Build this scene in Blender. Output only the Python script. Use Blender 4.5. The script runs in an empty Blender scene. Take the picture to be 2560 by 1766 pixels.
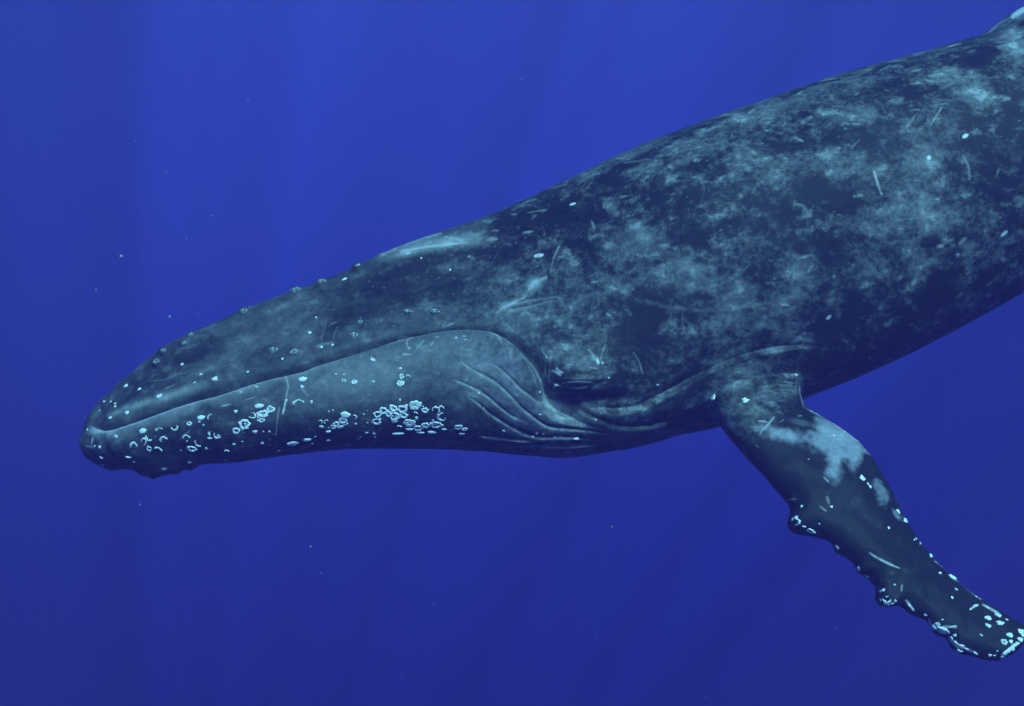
import bpy, math, random
import numpy as np
from mathutils import Vector, Matrix

R = math.radians
scene = bpy.context.scene
col = scene.collection
rng = np.random.default_rng(7)
random.seed(7)

# ------------------------------------------------------------------ camera, light, sky
DIST, S = 8.0, 0.0025            # the animal's midline lies 8 m away; there one photo pixel is 2.5 mm
CX, CY = 1280.0, 883.0
cam_d = bpy.data.cameras.new('camera')
cam = bpy.data.objects.new('camera', cam_d)
col.objects.link(cam)
cam.location = (0, -DIST, 0)
cam.rotation_euler = (R(90), 0, 0)
cam_d.sensor_width = 36
cam_d.lens = 36 * DIST / (2560 * S)
cam_d.clip_start = 0.05
cam_d.clip_end = 500
scene.camera = cam

SUN = Vector((-0.24, 0.73, -0.64)).normalized()       # the way the light travels
sun_el = math.asin(-SUN.z)
sun_az = math.atan2(-SUN.x, -SUN.y)
world = bpy.data.worlds.new('World')
scene.world = world
world.use_nodes = True
wn = world.node_tree
wn.nodes.clear()
wo = wn.nodes.new('ShaderNodeOutputWorld')
wb = wn.nodes.new('ShaderNodeBackground')
sky = wn.nodes.new('ShaderNodeTexSky')
sky.sky_type = 'NISHITA'
sky.sun_disc = False
sky.sun_elevation = sun_el
sky.sun_rotation = sun_az
mx = wn.nodes.new('ShaderNodeMix')
mx.data_type = 'RGBA'
mx.blend_type = 'MULTIPLY'
mx.inputs[0].default_value = 1
mx.inputs[7].default_value = (0.16, 0.75, 1.0, 1)      # daylight after a few metres of sea water
wn.links.new(sky.outputs[0], mx.inputs[6])
wn.links.new(mx.outputs[2], wb.inputs[0])
wb.inputs[1].default_value = 0.13
wn.links.new(wb.outputs[0], wo.inputs[0])

sd = bpy.data.lights.new('sun', 'SUN')
sd.energy = 5.0
sd.angle = R(14)
sd.color = (0.34, 0.85, 1.0)
sun = bpy.data.objects.new('sun', sd)
col.objects.link(sun)
sun.rotation_euler = SUN.to_track_quat('-Z', 'Y').to_euler()
sun.location = (4, -8, 12)

scene.view_settings.view_transform = 'Standard'
scene.view_settings.look = 'None'
scene.view_settings.exposure = 0.2
scene.view_settings.gamma = 1.0
scene.view_settings.use_curve_mapping = False
scene.cycles.max_bounces = 6
scene.cycles.volume_bounces = 1
scene.cycles.use_denoising = True

HAZE_DENSITY = 0.0192
HAZE_COLOR = (0.37, 0.225, 0.86, 1)

# ------------------------------------------------------------------ helpers
FR = {'V': (0, 0, .90391), 'P': (0, 0, 1.0), 'A': (180, 800, 3.616), 'B': (780, 560, 2.659), 'C': (1100, 780, 3.616),
      'D': (1280, 560, 2.63), 'E': (1700, 900, 3.191), 'F': (1900, 1250, 3.506), 'G': (1700, 0, 2.691),
      'H': (1900, 400, 2.661), 'I': (1200, 150, 2.8925), 'J': (1800, 50, 3.045), 'K': (500, 600, 3.306),
      'L': (700, 900, 4.285)}


def fr(k, pts):
    ox, oy, s = FR[k]
    a = np.array(pts, float).reshape(-1, 2)
    return np.stack([ox + a[:, 0] / s, oy + a[:, 1] / s], 1)


def wpos(px, y=0.0):
    """a point seen at photo position px and lying in the upright plane y"""
    px = np.asarray(px, float)
    k = (DIST + np.asarray(y)) / DIST * S
    return np.stack([(px[..., 0] - CX) * k, np.broadcast_to(y, px[..., 0].shape), (CY - px[..., 1]) * k], -1)


def proj(P):
    k = DIST / ((P[:, 1] + DIST) * S)
    return np.stack([CX + P[:, 0] * k, CY - P[:, 2] * k], 1)


def spline(pts, n=None, t=None):
    """centripetal-ish natural cubic through points, index parameter"""
    p = np.asarray(pts, float)
    m = len(p)
    if t is None:
        t = np.linspace(0, m - 1, n)
    i = np.clip(np.floor(t).astype(int), 0, m - 2)
    f = (t - i)[:, None] if p.ndim > 1 else (t - i)
    d = np.empty_like(p)
    d[1:-1] = (p[2:] - p[:-2]) / 2
    d[0] = p[1] - p[0]
    d[-1] = p[-1] - p[-2]
    a, b = p[i], p[i + 1]
    return ((2 * f**3 - 3 * f**2 + 1) * a + (f**3 - 2 * f**2 + f) * d[i] + (-2 * f**3 + 3 * f**2) * b + (f**3 - f**2) * d[i + 1])


def arc_resample(p, n, u=None):
    L = np.concatenate([[0], np.cumsum(np.linalg.norm(np.diff(p, axis=0), axis=1))])
    q = np.linspace(0, L[-1], n) if u is None else np.asarray(u) * L[-1]
    return np.stack([np.interp(q, L, p[:, k]) for k in range(p.shape[1])], 1)


def sstep(a, b, x):
    t = np.clip((x - a) / (b - a), 0, 1)
    return t * t * (3 - 2 * t)


def new_mesh(name, V, faces):
    me = bpy.data.meshes.new(name)
    me.from_pydata([tuple(v) for v in V], [], faces)
    me.update()
    return me


def link(name, me, mat=None, parent=None, smooth=True):
    o = bpy.data.objects.new(name, me)
    col.objects.link(o)
    if mat and me is not None and not me.materials:
        me.materials.append(mat)
    if parent:
        o.parent = parent
    if smooth and me is not None:
        me.polygons.foreach_set('use_smooth', np.ones(len(me.polygons), bool))
    return o


def node_mat(name):
    m = bpy.data.materials.new(name)
    m.use_nodes = True
    nt = m.node_tree
    return m, nt, nt.nodes, nt.links, nt.nodes['Principled BSDF']


# ------------------------------------------------------------------ open water behind everything
def build_water():
    nr, ns = 48, 96
    V, F = [], []
    R0 = 60.0
    els = np.linspace(-90, 27, nr)
    for e in els:
        for k in range(ns):
            a = 2 * math.pi * k / ns
            V.append((R0 * math.cos(R(e)) * math.cos(a), R0 * math.cos(R(e)) * math.sin(a), R0 * math.sin(R(e))))
    for i in range(nr - 1):
        for k in range(ns):
            k2 = (k + 1) % ns
            F.append((i * ns + k, i * ns + k2, (i + 1) * ns + k2, (i + 1) * ns + k))
    me = new_mesh('water', V, F)
    m = bpy.data.materials.new('deep_water')
    m.use_nodes = True
    nt = m.node_tree
    nt.nodes.clear()
    N, L = nt.nodes, nt.links
    out = N.new('ShaderNodeOutputMaterial')
    em = N.new('ShaderNodeEmission')
    L.new(em.outputs[0], out.inputs[0])
    tc = N.new('ShaderNodeTexCoord')
    nrm = N.new('ShaderNodeVectorMath'); nrm.operation = 'NORMALIZE'
    L.new(tc.outputs['Object'], nrm.inputs[0])
    sp = N.new('ShaderNodeSeparateXYZ')
    L.new(nrm.outputs[0], sp.inputs[0])
    ramp = N.new('ShaderNodeValToRGB')
    mr = N.new('ShaderNodeMapRange')
    mr.inputs[1].default_value = -1; mr.inputs[2].default_value = 1
    L.new(sp.outputs[2], mr.inputs[0])
    L.new(mr.outputs[0], ramp.inputs[0])
    stops = [(-90, (.002, .004, .06)), (-40, (.004, .007, .12)), (-17, (.0075, .011, .205)), (-7, (.010, .018, .255)),
             (2, (.013, .030, .320)), (10, (.017, .044, .395)), (17, (.020, .052, .435)), (26, (.028, .08, .50)), (38, (.06, .2, .8))]
    cr = ramp.color_ramp
    cr.interpolation = 'B_SPLINE'
    while len(cr.elements) < len(stops):
        cr.elements.new(0.5)
    for el, (e, c) in zip(cr.elements, stops):
        el.position = (math.sin(R(e)) + 1) / 2
        el.color = (*c, 1)
    # brightest ahead, away from the sun
    lobe = N.new('ShaderNodeVectorMath'); lobe.operation = 'DOT_PRODUCT'
    L.new(nrm.outputs[0], lobe.inputs[0])
    lobe.inputs[1].default_value = Vector((-0.02, 1, 0.05)).normalized()
    lm = N.new('ShaderNodeMapRange'); lm.interpolation_type = 'SMOOTHSTEP'
    lm.inputs[1].default_value = 0.86; lm.inputs[2].default_value = 1.0
    lm.inputs[3].default_value = 0.68; lm.inputs[4].default_value = 1.04
    L.new(lobe.outputs['Value'], lm.inputs[0])
    # shafts of light, radiating round the sun's axis
    ax = SUN
    u = ax.cross(Vector((0, 0, 1))).normalized()
    w = -ax.cross(u)
    du = N.new('ShaderNodeVectorMath'); du.operation = 'DOT_PRODUCT'; du.inputs[1].default_value = u
    dw = N.new('ShaderNodeVectorMath'); dw.operation = 'DOT_PRODUCT'; dw.inputs[1].default_value = w
    L.new(nrm.outputs[0], du.inputs[0]); L.new(nrm.outputs[0], dw.inputs[0])
    at = N.new('ShaderNodeMath'); at.operation = 'ARCTAN2'
    L.new(du.outputs['Value'], at.inputs[0]); L.new(dw.outputs['Value'], at.inputs[1])
    nz = N.new('ShaderNodeTexNoise'); nz.noise_dimensions = '1D'
    nz.inputs['Scale'].default_value = 9.0
    nz.inputs['Detail'].default_value = 2
    nz.inputs['Roughness'].default_value = 0.5
    L.new(at.outputs[0], nz.inputs['W'])
    nz2 = N.new('ShaderNodeTexNoise')
    nz2.inputs['Scale'].default_value = 2.2
    nz2.inputs['Detail'].default_value = 2
    L.new(nrm.outputs[0], nz2.inputs['Vector'])
    ms = N.new('ShaderNodeMapRange')
    ms.inputs[1].default_value = 0.3; ms.inputs[2].default_value = 0.7
    ms.inputs[3].default_value = 0.86; ms.inputs[4].default_value = 1.14
    L.new(nz.outputs[0], ms.inputs[0])
    ms2 = N.new('ShaderNodeMapRange')
    ms2.inputs[1].default_value = 0.3; ms2.inputs[2].default_value = 0.7
    ms2.inputs[3].default_value = 0.95; ms2.inputs[4].default_value = 1.05
    L.new(nz2.outputs[0], ms2.inputs[0])
    m1 = N.new('ShaderNodeMath'); m1.operation = 'MULTIPLY'
    m2 = N.new('ShaderNodeMath'); m2.operation = 'MULTIPLY'
    L.new(lm.outputs[0], m1.inputs[0]); L.new(ms.outputs[0], m1.inputs[1])
    L.new(m1.outputs[0], m2.inputs[0]); L.new(ms2.outputs[0], m2.inputs[1])
    L.new(ramp.outputs[0], em.inputs[0])
    m3 = N.new('ShaderNodeMath'); m3.operation = 'MULTIPLY'; m3.inputs[1].default_value = .86
    L.new(m2.outputs[0], m3.inputs[0])
    L.new(m3.outputs[0], em.inputs[1])
    o = link('water', me, m)
    o['kind'] = 'structure'
    return o


build_water()

# ------------------------------------------------------------------ the whale's rough form
whale = bpy.data.objects.new('humpback_whale', None)
col.objects.link(whale)
whale['label'] = 'dark mottled humpback whale swimming to the left in deep blue water, long flipper hanging down'
whale['category'] = 'whale'

# (top x, top y, bottom x, bottom y, half width in metres)
ST = [
    (194, 960, 194, 976, .022), (200, 944, 199, 1008, .09), (216, 925, 214, 1032, .145), (242, 899, 246, 1046, .20),
    (276, 863, 291, 1049, .25), (311, 833, 346, 1052, .30), (351, 801, 406, 1050, .345), (400, 768, 470, 1040, .39),
    (470, 738, 555, 1036, .44), (545, 705, 645, 1025, .48), (630, 672, 740, 1014, .52), (720, 640, 840, 1007, .56),
    (800, 606, 940, 1007, .60), (870, 572, 1030, 1007, .63), (950, 540, 1120, 1010, .66), (1030, 514, 1210, 1015, .70),
    (1110, 488, 1300, 1018, .74), (1200, 448, 1400, 1006, .78), (1290, 406, 1500, 984, .81), (1380, 361, 1600, 966, .84),
    (1480, 318, 1705, 934, .86), (1580, 282, 1815, 893, .88), (1680, 246, 1925, 853, .88), (1780, 212, 2030, 804, .88),
    (1890, 176, 2140, 748, .86), (2000, 145, 2250, 688, .84), (2110, 114, 2360, 625, .81), (2215, 80, 2470, 560, .77),
    (2325, 8, 2580, 495, .72), (2600, -100, 2800, 360, .60), (2900, -150, 3060, 215, .48), (3200, -270, 3300, 70, .37),
    (3500, -390, 3560, -90, .27), (3750, -480, 3800, -250, .19), (3950, -560, 3980, -370, .13), (4080, -600, 4100, -470, .08)]
ST = np.array(ST, float)
T = fr('V', ST[:, 0:2]); Bm = fr('V', ST[:, 2:4])
NS_, NT = 420, 96
tt = np.linspace(0, len(ST) - 1, NS_)
Ts, Bs, Ws = spline(T, t=tt), spline(Bm, t=tt), spline(ST[:, 4], t=tt)


def tube(Ts, Bs, Ws, NT, prof):
    V, F = [], []
    n = len(Ts)
    th = np.linspace(0, 2 * np.pi, NT, endpoint=False)
    for i in range(n):
        v, dep = prof(i / (n - 1), th)
        q = Ts[i][None] * (1 - v[:, None]) + Bs[i][None] * v[:, None]
        P = wpos(q, 0.0)
        P[:, 1] = -dep * Ws[i]
        V.append(P)
    V = np.concatenate(V)
    for i in range(n - 1):
        for k in range(NT):
            k2 = (k + 1) % NT
            F.append((i * NT + k, (i + 1) * NT + k, (i + 1) * NT + k2, i * NT + k2))
    F.append(tuple(range(NT)))
    F.append(tuple((n - 1) * NT + k for k in range(NT - 1, -1, -1)))
    return V, F


def body_prof(u, th):
    x = u * (len(ST) - 1)
    head = float(sstep(20, 15, x))               # 1 on the head
    snout = float(sstep(5, 1, x))
    v = (1 - np.cos(th)) / 2
    s = np.sin(th)
    p = 0.80 - 0.20 * head + 0.15 * snout
    pb = p - (.07 + .13 * head) * (1 - snout) * float(sstep(3, 9, x))
    p = p + (pb - p) * sstep(.45, .75, v)
    dep = np.sign(s) * np.abs(s) ** p
    # the rostrum is narrow above, the lower jaw bulges out below
    dep = dep * (1 + head * (0.62 * (sstep(0.12, 0.8, v) - 0.62)))
    return v, dep


def prof_simple(u, th):
    return (1 - np.cos(th)) / 2, np.sin(th)


V1, F1 = tube(Ts, Bs, Ws, NT, body_prof)

# flipper on the near side: leading edge and trailing edge, with their distance
LEAD = np.concatenate([fr('V', [(1612, 950), (1640, 988), (1672, 1024), (1705, 1058), (1745, 1098), (1768, 1124), (1780, 1142), (1785, 1162), (1784, 1186), (1790, 1200),
                                (1812, 1209), (1838, 1216), (1858, 1221), (1882, 1229), (1892, 1245), (1915, 1262), (1934, 1276), (1942, 1296), (1956, 1308), (1975, 1322),
                                (1980, 1340), (1984, 1362), (1998, 1371), (2024, 1368), (2038, 1374), (2056, 1390), (2085, 1398), (2102, 1412), (2115, 1430), (2142, 1440),
                                (2152, 1462), (2176, 1474), (2200, 1480), (2225, 1490), (2255, 1490), (2280, 1484), (2300, 1470), (2322, 1448)])])
TRAIL = fr('V', [(1806, 888), (1816, 908), (1838, 926), (1870, 944), (1905, 966), (1940, 996), (1968, 1028), (1990, 1062), (2010, 1098), (2032, 1140), (2052, 1182), (2076, 1220),
                 (2102, 1252), (2132, 1284), (2170, 1318), (2210, 1348), (2250, 1374), (2290, 1398), (2318, 1412), (2332, 1428), (2330, 1440)])
NF, NU = 150, 48
Le = arc_resample(LEAD, NF); Tr = arc_resample(TRAIL, NF)
u = np.linspace(0, 1, NF)
yd = -0.66 - 0.75 * u - 0.15 * u * (1 - u)
th_ = 0.15 * (1 - u) ** 0.8 * 1.0 + 0.045
th_[-12:] *= np.sqrt(np.linspace(1, 0.15, 12))
# inner stations run up into the shoulder
inn_L = fr('V', [(1650, 790), (1628, 840), (1608, 900)]); inn_T = fr('V', [(1790, 780), (1798, 820), (1802, 858)])
Le = np.concatenate([inn_L, Le]); Tr = np.concatenate([inn_T, Tr])
yd = np.concatenate([[-.40, -.50, -.60], yd]); th_ = np.concatenate([[.16, .18, .19], th_])
NFL = len(Le)
V2 = []
thU = np.linspace(0, 2 * np.pi, NU, endpoint=False)
for i in range(NFL):
    v = (1 - np.cos(thU)) / 2
    q = Le[i][None] * (1 - v[:, None]) + Tr[i][None] * v[:, None]
    hh = np.sin(thU) * (0.6 + 0.95 * (1 - v) ** 1.0) * th_[i]
    chord = (v - 0.35) * 0.10
    yy = yd[i] - hh + chord
    V2.append(wpos(q, yy))
V2 = np.concatenate(V2)
F2 = []
for i in range(NFL - 1):
    for k in range(NU):
        k2 = (k + 1) % NU
        F2.append((i * NU + k, (i + 1) * NU + k, (i + 1) * NU + k2, i * NU + k2))
F2.append(tuple(range(NU))); F2.append(tuple((NFL - 1) * NU + k for k in range(NU - 1, -1, -1)))


def blade(root_c, chord_v, tip_c, tip_chord, n, thick, sweep=None):
    """a plain tapered fin: root centre/chord vector to tip centre/chord vector"""
    V, F = [], []
    m = 32
    th = np.linspace(0, 2 * np.pi, m, endpoint=False)
    root_c, chord_v, tip_c, tip_chord = map(lambda a: np.array(a, float), (root_c, chord_v, tip_c, tip_chord))
    span = tip_c - root_c
    nrm = np.cross(chord_v, span); nrm /= np.linalg.norm(nrm)
    for i in range(n):
        f = i / (n - 1)
        g = f ** 1.1
        c = root_c + span * f + (np.array(sweep) * f * (1 - f) if sweep is not None else 0)
        ch = chord_v * (1 - g) + tip_chord * g
        t = thick * (1 - 0.7 * f)
        for a in th:
            V.append(c + ch * (-math.cos(a) / 2) + nrm * math.sin(a) * t)
    for i in range(n - 1):
        for k in range(m):
            k2 = (k + 1) % m
            F.append((i * m + k, (i + 1) * m + k, (i + 1) * m + k2, i * m + k2))
    F.append(tuple(range(m))); F.append(tuple((n - 1) * m + k for k in range(m - 1, -1, -1)))
    return np.array(V), F


pc = wpos(fr('V', [(4020, -500)]), 0)[0]
axis = wpos(fr('V', [(3500, -240)]), 0)[0] - pc
axis = -axis / np.linalg.norm(axis)
parts = [(V1, F1), (V2, F2)]
for sgn in (-1, 1):
    parts.append(blade(pc - axis * .1, axis * 0.9, pc + np.array([0.9, 0, .25]) + np.array([0, sgn * 1.9, 0]), axis * 0.25, 24, 0.07, sweep=(-.5, 0, -.1)))
dr = wpos(fr('V', [(2470, -10)]), 0)[0]
parts.append(blade(dr - np.array([0, 0, .1]), np.array([1.0, 0, .34]), dr + np.array([.42, 0, .34]), np.array([.12, 0, .02]), 16, 0.07, sweep=(.05, 0, .15)))
# the flipper of the far side, swept back along the far flank
fr0 = wpos(fr('V', [(1800, 690)]), .55)[0]
fr0[1] = .62
parts.append(blade(fr0, np.array([.75, 0, .1]), fr0 + np.array([1.9, 1.5, .35]), np.array([.22, 0, .05]), 30, 0.10, sweep=(-.2, .3, 0)))

VV, FF, off = [], [], 0
for v, f in parts:
    VV.append(v)
    FF += [tuple(a + off for a in q) for q in f]
    off += len(v)
me0 = new_mesh('rough', np.concatenate(VV), FF)
tmp = bpy.data.objects.new('rough', me0)
col.objects.link(tmp)
import bmesh
bm = bmesh.new(); bm.from_mesh(me0)
# every shell facing outwards before they are fused
bmesh.ops.recalc_face_normals(bm, faces=bm.faces)
bm.to_mesh(me0); bm.free()
VOX = 0.02
rm = tmp.modifiers.new('fuse', 'REMESH')
rm.mode = 'VOXEL'; rm.voxel_size = VOX; rm.adaptivity = 0
dg = bpy.context.evaluated_depsgraph_get()
ev = tmp.evaluated_get(dg)
em_ = ev.to_mesh()
nv, npol = len(em_.vertices), len(em_.polygons)
P = np.empty(nv * 3); em_.vertices.foreach_get('co', P); P = P.reshape(-1, 3)
lt = np.empty(npol, int); em_.polygons.foreach_get('loop_total', lt)
lv = np.empty(len(em_.loops), int); em_.loops.foreach_get('vertex_index', lv)
ev.to_mesh_clear()
bpy.data.objects.remove(tmp); bpy.data.meshes.remove(me0)
assert (lt == 4).all()
Q = lv.reshape(-1, 4)
print('fused', nv, npol)


def edges_of(Q):
    e = np.concatenate([Q[:, [0, 1]], Q[:, [1, 2]], Q[:, [2, 3]], Q[:, [3, 0]]])
    e.sort(1)
    key = e[:, 0].astype(np.int64) * (Q.max() + 1) + e[:, 1]
    uq, idx = np.unique(key, return_index=True)
    return e[idx]


def smooth(P, E, it, lam, w=None):
    n = len(P)
    deg = np.bincount(E[:, 0], minlength=n) + np.bincount(E[:, 1], minlength=n)
    deg = np.maximum(deg, 1)
    for _ in range(it):
        A = np.empty_like(P)
        for k in range(3):
            A[:, k] = (np.bincount(E[:, 0], P[E[:, 1], k], n) + np.bincount(E[:, 1], P[E[:, 0], k], n)) / deg
        d = (A - P) * lam
        if w is not None:
            d *= w[:, None]
        P = P + d
    return P


E0 = edges_of(Q)
for _ in range(6):
    P = smooth(P, E0, 1, 0.6); P = smooth(P, E0, 1, -0.55)
px = proj(P)
# melt the flipper's root into the flank
rc = fr('V', [(1680, 915)])[0]; ap = fr('V', [(1815, 892)])[0]
wgt = np.exp(-(((px[:, 0] - rc[0]) / 190) ** 2 + ((px[:, 1] - rc[1]) / 140) ** 2) ** 1.5) * (P[:, 1] < -0.1)
wgt *= 1 - .8 * np.exp(-(((px[:, 0] - ap[0]) / 60) ** 2 + ((px[:, 1] - ap[1]) / 60) ** 2))
P = smooth(P, E0, 100, 0.6, wgt)
fin = ((P[:, 0] > 3.2)).astype(float)
P = smooth(P, E0, 10, 0.5, fin)


def vnormals(P, Q):
    d1 = P[Q[:, 2]] - P[Q[:, 0]]; d2 = P[Q[:, 3]] - P[Q[:, 1]]
    n = np.cross(d1, d2)
    N = np.zeros_like(P)
    for k in range(3):
        for j in range(4):
            N[:, k] += np.bincount(Q[:, j], n[:, k], len(P))
    N /= np.maximum(np.linalg.norm(N, axis=1, keepdims=True), 1e-12)
    return N


N0 = vnormals(P, Q)
if (N0[:, 1] * (P[:, 1])).mean() < 0:
    Q = Q[:, ::-1]; N0 = -N0
# ---- refine what the photograph shows: each such quad becomes 4 x 4
px = proj(P)
view = np.array([0, -DIST, 0]) - P
view /= np.linalg.norm(view, axis=1, keepdims=True)
vis = ((N0 * view).sum(1) > -0.22) & (px[:, 0] < 2700) & (px[:, 0] > 0) & (px[:, 1] > -120) & (px[:, 1] < 1900) & (P[:, 1] < .35)
sel = vis[Q].all(1)
fine = np.nonzero(sel)[0]
Qs = Q[fine]
n0 = len(P)
M = 4
e = np.stack([Qs, np.roll(Qs, -1, 1)], 2)                       # (n,4,2) directed
lo = e.min(2).astype(np.int64); hi = e.max(2).astype(np.int64)
key = lo * n0 + hi
uq, inv = np.unique(key.ravel(), return_inverse=True)
inv = inv.reshape(-1, 4)
ulo, uhi = uq // n0, uq % n0
newE = []
for j in (1, 2, 3):
    newE.append(P[ulo] * (1 - j / 4) + P[uhi] * (j / 4))
nE = len(uq)
edge_id = lambda ei, j: n0 + (j - 1) * nE + ei                     # j = 1..3 counted from the lower index
PE = np.concatenate(newE)
nF = len(Qs)
basei = n0 + 3 * nE
inner = []
a, b, c, d = (P[Qs[:, k]] for k in range(4))
for jv in (1, 2, 3):
    for ju in (1, 2, 3):
        uu, v_ = ju / 4, jv / 4
        inner.append(a * (1 - uu) * (1 - v_) + b * uu * (1 - v_) + c * uu * v_ + d * (1 - uu) * v_)
PI_ = np.concatenate(inner)
grid = np.empty((nF, 5, 5), int)                                # [v][u]
grid[:, 0, 0] = Qs[:, 0]; grid[:, 0, 4] = Qs[:, 1]; grid[:, 4, 4] = Qs[:, 2]; grid[:, 4, 0] = Qs[:, 3]


def edge_run(k):
    fwd = e[:, k, 0] < e[:, k, 1]
    return [np.where(fwd, edge_id(inv[:, k], j), edge_id(inv[:, k], 4 - j)) for j in (1, 2, 3)]


r0, r1, r2, r3 = (edge_run(k) for k in range(4))
for j in (1, 2, 3):
    grid[:, 0, j] = r0[j - 1]
    grid[:, j, 4] = r1[j - 1]
    grid[:, 4, 4 - j] = r2[j - 1]
    grid[:, 4 - j, 0] = r3[j - 1]
cnt = 0
for jv in (1, 2, 3):
    for ju in (1, 2, 3):
        grid[:, jv, ju] = basei + cnt * nF + np.arange(nF)
        cnt += 1
QF = np.stack([grid[:, :4, :4], grid[:, :4, 1:], grid[:, 1:, 1:], grid[:, 1:, :4]], -1).reshape(-1, 4)
P = np.concatenate([P, PE, PI_])
# coarse faces: those touching a split edge take its points in
Qc = Q[~sel]
ec = np.stack([Qc, np.roll(Qc, -1, 1)], 2)
keyc = ec.min(2).astype(np.int64) * n0 + ec.max(2)
pos = np.searchsorted(uq, keyc); pos = np.minimum(pos, nE - 1)
hit = uq[pos] == keyc
ng = hit.any(1)
Qplain = Qc[~ng]
ngons = []
for f_, h_, p_, d_ in zip(Qc[ng], hit[ng], pos[ng], ec[ng]):
    poly = []
    for k in range(4):
        poly.append(int(f_[k]))
        if h_[k]:
            js = (1, 2, 3) if d_[k, 0] < d_[k, 1] else (3, 2, 1)
            poly += [int(n0 + (j - 1) * nE + p_[k]) for j in js]
    ngons.append(poly)
print('refined', len(QF), len(Qplain), len(ngons))
Qa = np.concatenate([QF, Qplain])
EF = edges_of(QF)
isf = np.zeros(len(P)); isf[np.unique(QF)] = 1
brd = np.zeros(len(P), bool); brd[np.unique(np.concatenate([np.array(x) for x in ngons]) if ngons else [])] = True
isf[brd] = 0
for _ in range(9):
    P = smooth(P, EF, 1, 0.6, isf); P = smooth(P, EF, 1, -0.56, isf)
NN = vnormals(P, Qa)
# broad direction for pushing folds in and out
ND = NN.copy()
px = proj(P)
near = (isf > 0)
I = np.nonzero(near)[0]
X = px[I]

# which of them belong to the flipper (beyond its root)
ctr = (Le + Tr) / 2
dF = np.full(len(I), 1e9); uF = np.zeros(len(I)); yF = np.zeros(len(I)); hF = np.zeros(len(I))
box = (X[:, 0] > 1700) & (X[:, 1] > 850)
bi = np.nonzero(box)[0]
for i in range(3, NFL):
    d_ = np.hypot(X[bi, 0] - ctr[i, 0], X[bi, 1] - ctr[i, 1])
    m_ = d_ < dF[bi]
    dF[bi[m_]] = d_[m_]; yF[bi[m_]] = yd[i]; hF[bi[m_]] = th_[i]; uF[bi[m_]] = (i - 3) / (NFL - 4)
flip = box & (P[I, 1] < yF + hF + .05) & (dF < 190)
flip &= ~((uF < 0.02) & (P[I, 1] > yF + 0.02))
flipW = flip * sstep(0.0, .14, uF)


def vnoise(Pn, sc, seed):
    r_ = np.random.default_rng(seed)
    tb = r_.random(4096)
    q = Pn * sc + 1000
    i0 = np.floor(q).astype(np.int64); f = q - i0; f = f * f * (3 - 2 * f)
    out = 0
    for dx in (0, 1):
        for dy in (0, 1):
            for dz in (0, 1):
                h = ((i0[:, 0] + dx) * 73856093 ^ (i0[:, 1] + dy) * 19349663 ^ (i0[:, 2] + dz) * 83492791) & 4095
                w_ = (f[:, 0] if dx else 1 - f[:, 0]) * (f[:, 1] if dy else 1 - f[:, 1]) * (f[:, 2] if dz else 1 - f[:, 2])
                out = out + tb[h] * w_
    return out - .5


# ------------------------------------------------------------------ folds, creases, lips
def dist_curve(c, X, margin, soft=False):
    """signed distance to an open curve (positive on its right-hand side in the picture), position along it, overshoot"""
    lo_, hi_ = c.min(0) - margin, c.max(0) + margin
    b = np.nonzero((X[:, 0] > lo_[0]) & (X[:, 0] < hi_[0]) & (X[:, 1] > lo_[1]) & (X[:, 1] < hi_[1]))[0]
    Y = X[b]
    best = np.full(len(b), 1e9); sg = np.ones(len(b)); tp = np.zeros(len(b)); over = np.zeros(len(b))
    L = np.concatenate([[0], np.cumsum(np.linalg.norm(np.diff(c, axis=0), axis=1))])
    n = len(c) - 1
    for i in range(n):
        s = c[i + 1] - c[i]; l = np.hypot(*s)
        if l < 1e-6:
            continue
        r = Y - c[i]
        t = (r @ s) / l**2
        tc_ = np.clip(t, 0, 1)
        dd = np.hypot(r[:, 0] - tc_ * s[0], r[:, 1] - tc_ * s[1])
        m_ = dd < best
        best[m_] = dd[m_]
        cr = s[0] * r[:, 1] - s[1] * r[:, 0]
        sg[m_] = np.sign(cr[m_])
        tp[m_] = (L[i] + tc_[m_] * l) / L[-1]
        ov = np.zeros(len(b))
        if i == 0: ov = np.maximum(0, -t) * l
        if i == n - 1: ov = np.maximum(ov, np.maximum(0, t - 1) * l)
        over[m_] = ov[m_]
    if soft:      # where two stretches of the curve are equally near, blend them
        k_ = .22 * best + 1.0
        W_ = np.zeros(len(b)); T_ = np.zeros(len(b)); O_ = np.zeros(len(b)); D_ = np.zeros(len(b))
        for i in range(n):
            s = c[i + 1] - c[i]; l = np.hypot(*s)
            if l < 1e-6:
                continue
            r = Y - c[i]
            t = (r @ s) / l**2
            tc_ = np.clip(t, 0, 1)
            dd = np.hypot(r[:, 0] - tc_ * s[0], r[:, 1] - tc_ * s[1])
            w_ = np.exp(-np.minimum((dd - best) / k_, 40)) * l
            ov = np.zeros(len(b))
            if i == 0: ov = np.maximum(0, -t) * l
            if i == n - 1: ov = np.maximum(ov, np.maximum(0, t - 1) * l)
            W_ += w_; T_ += w_ * (L[i] + tc_ * l) / L[-1]; O_ += w_ * ov; D_ += w_ * dd
        far = sstep(3, 20, best)
        tp = tp * (1 - far) + far * T_ / W_
        over = over * (1 - far) + far * O_ / W_
        best = best * (1 - far) + far * D_ / W_
    return b, best * sg, tp, over


def curve(k, pts):
    p = fr(k, pts)
    c = spline(p, n=len(p) * 6)
    return c


D = np.zeros(len(I))


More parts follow.
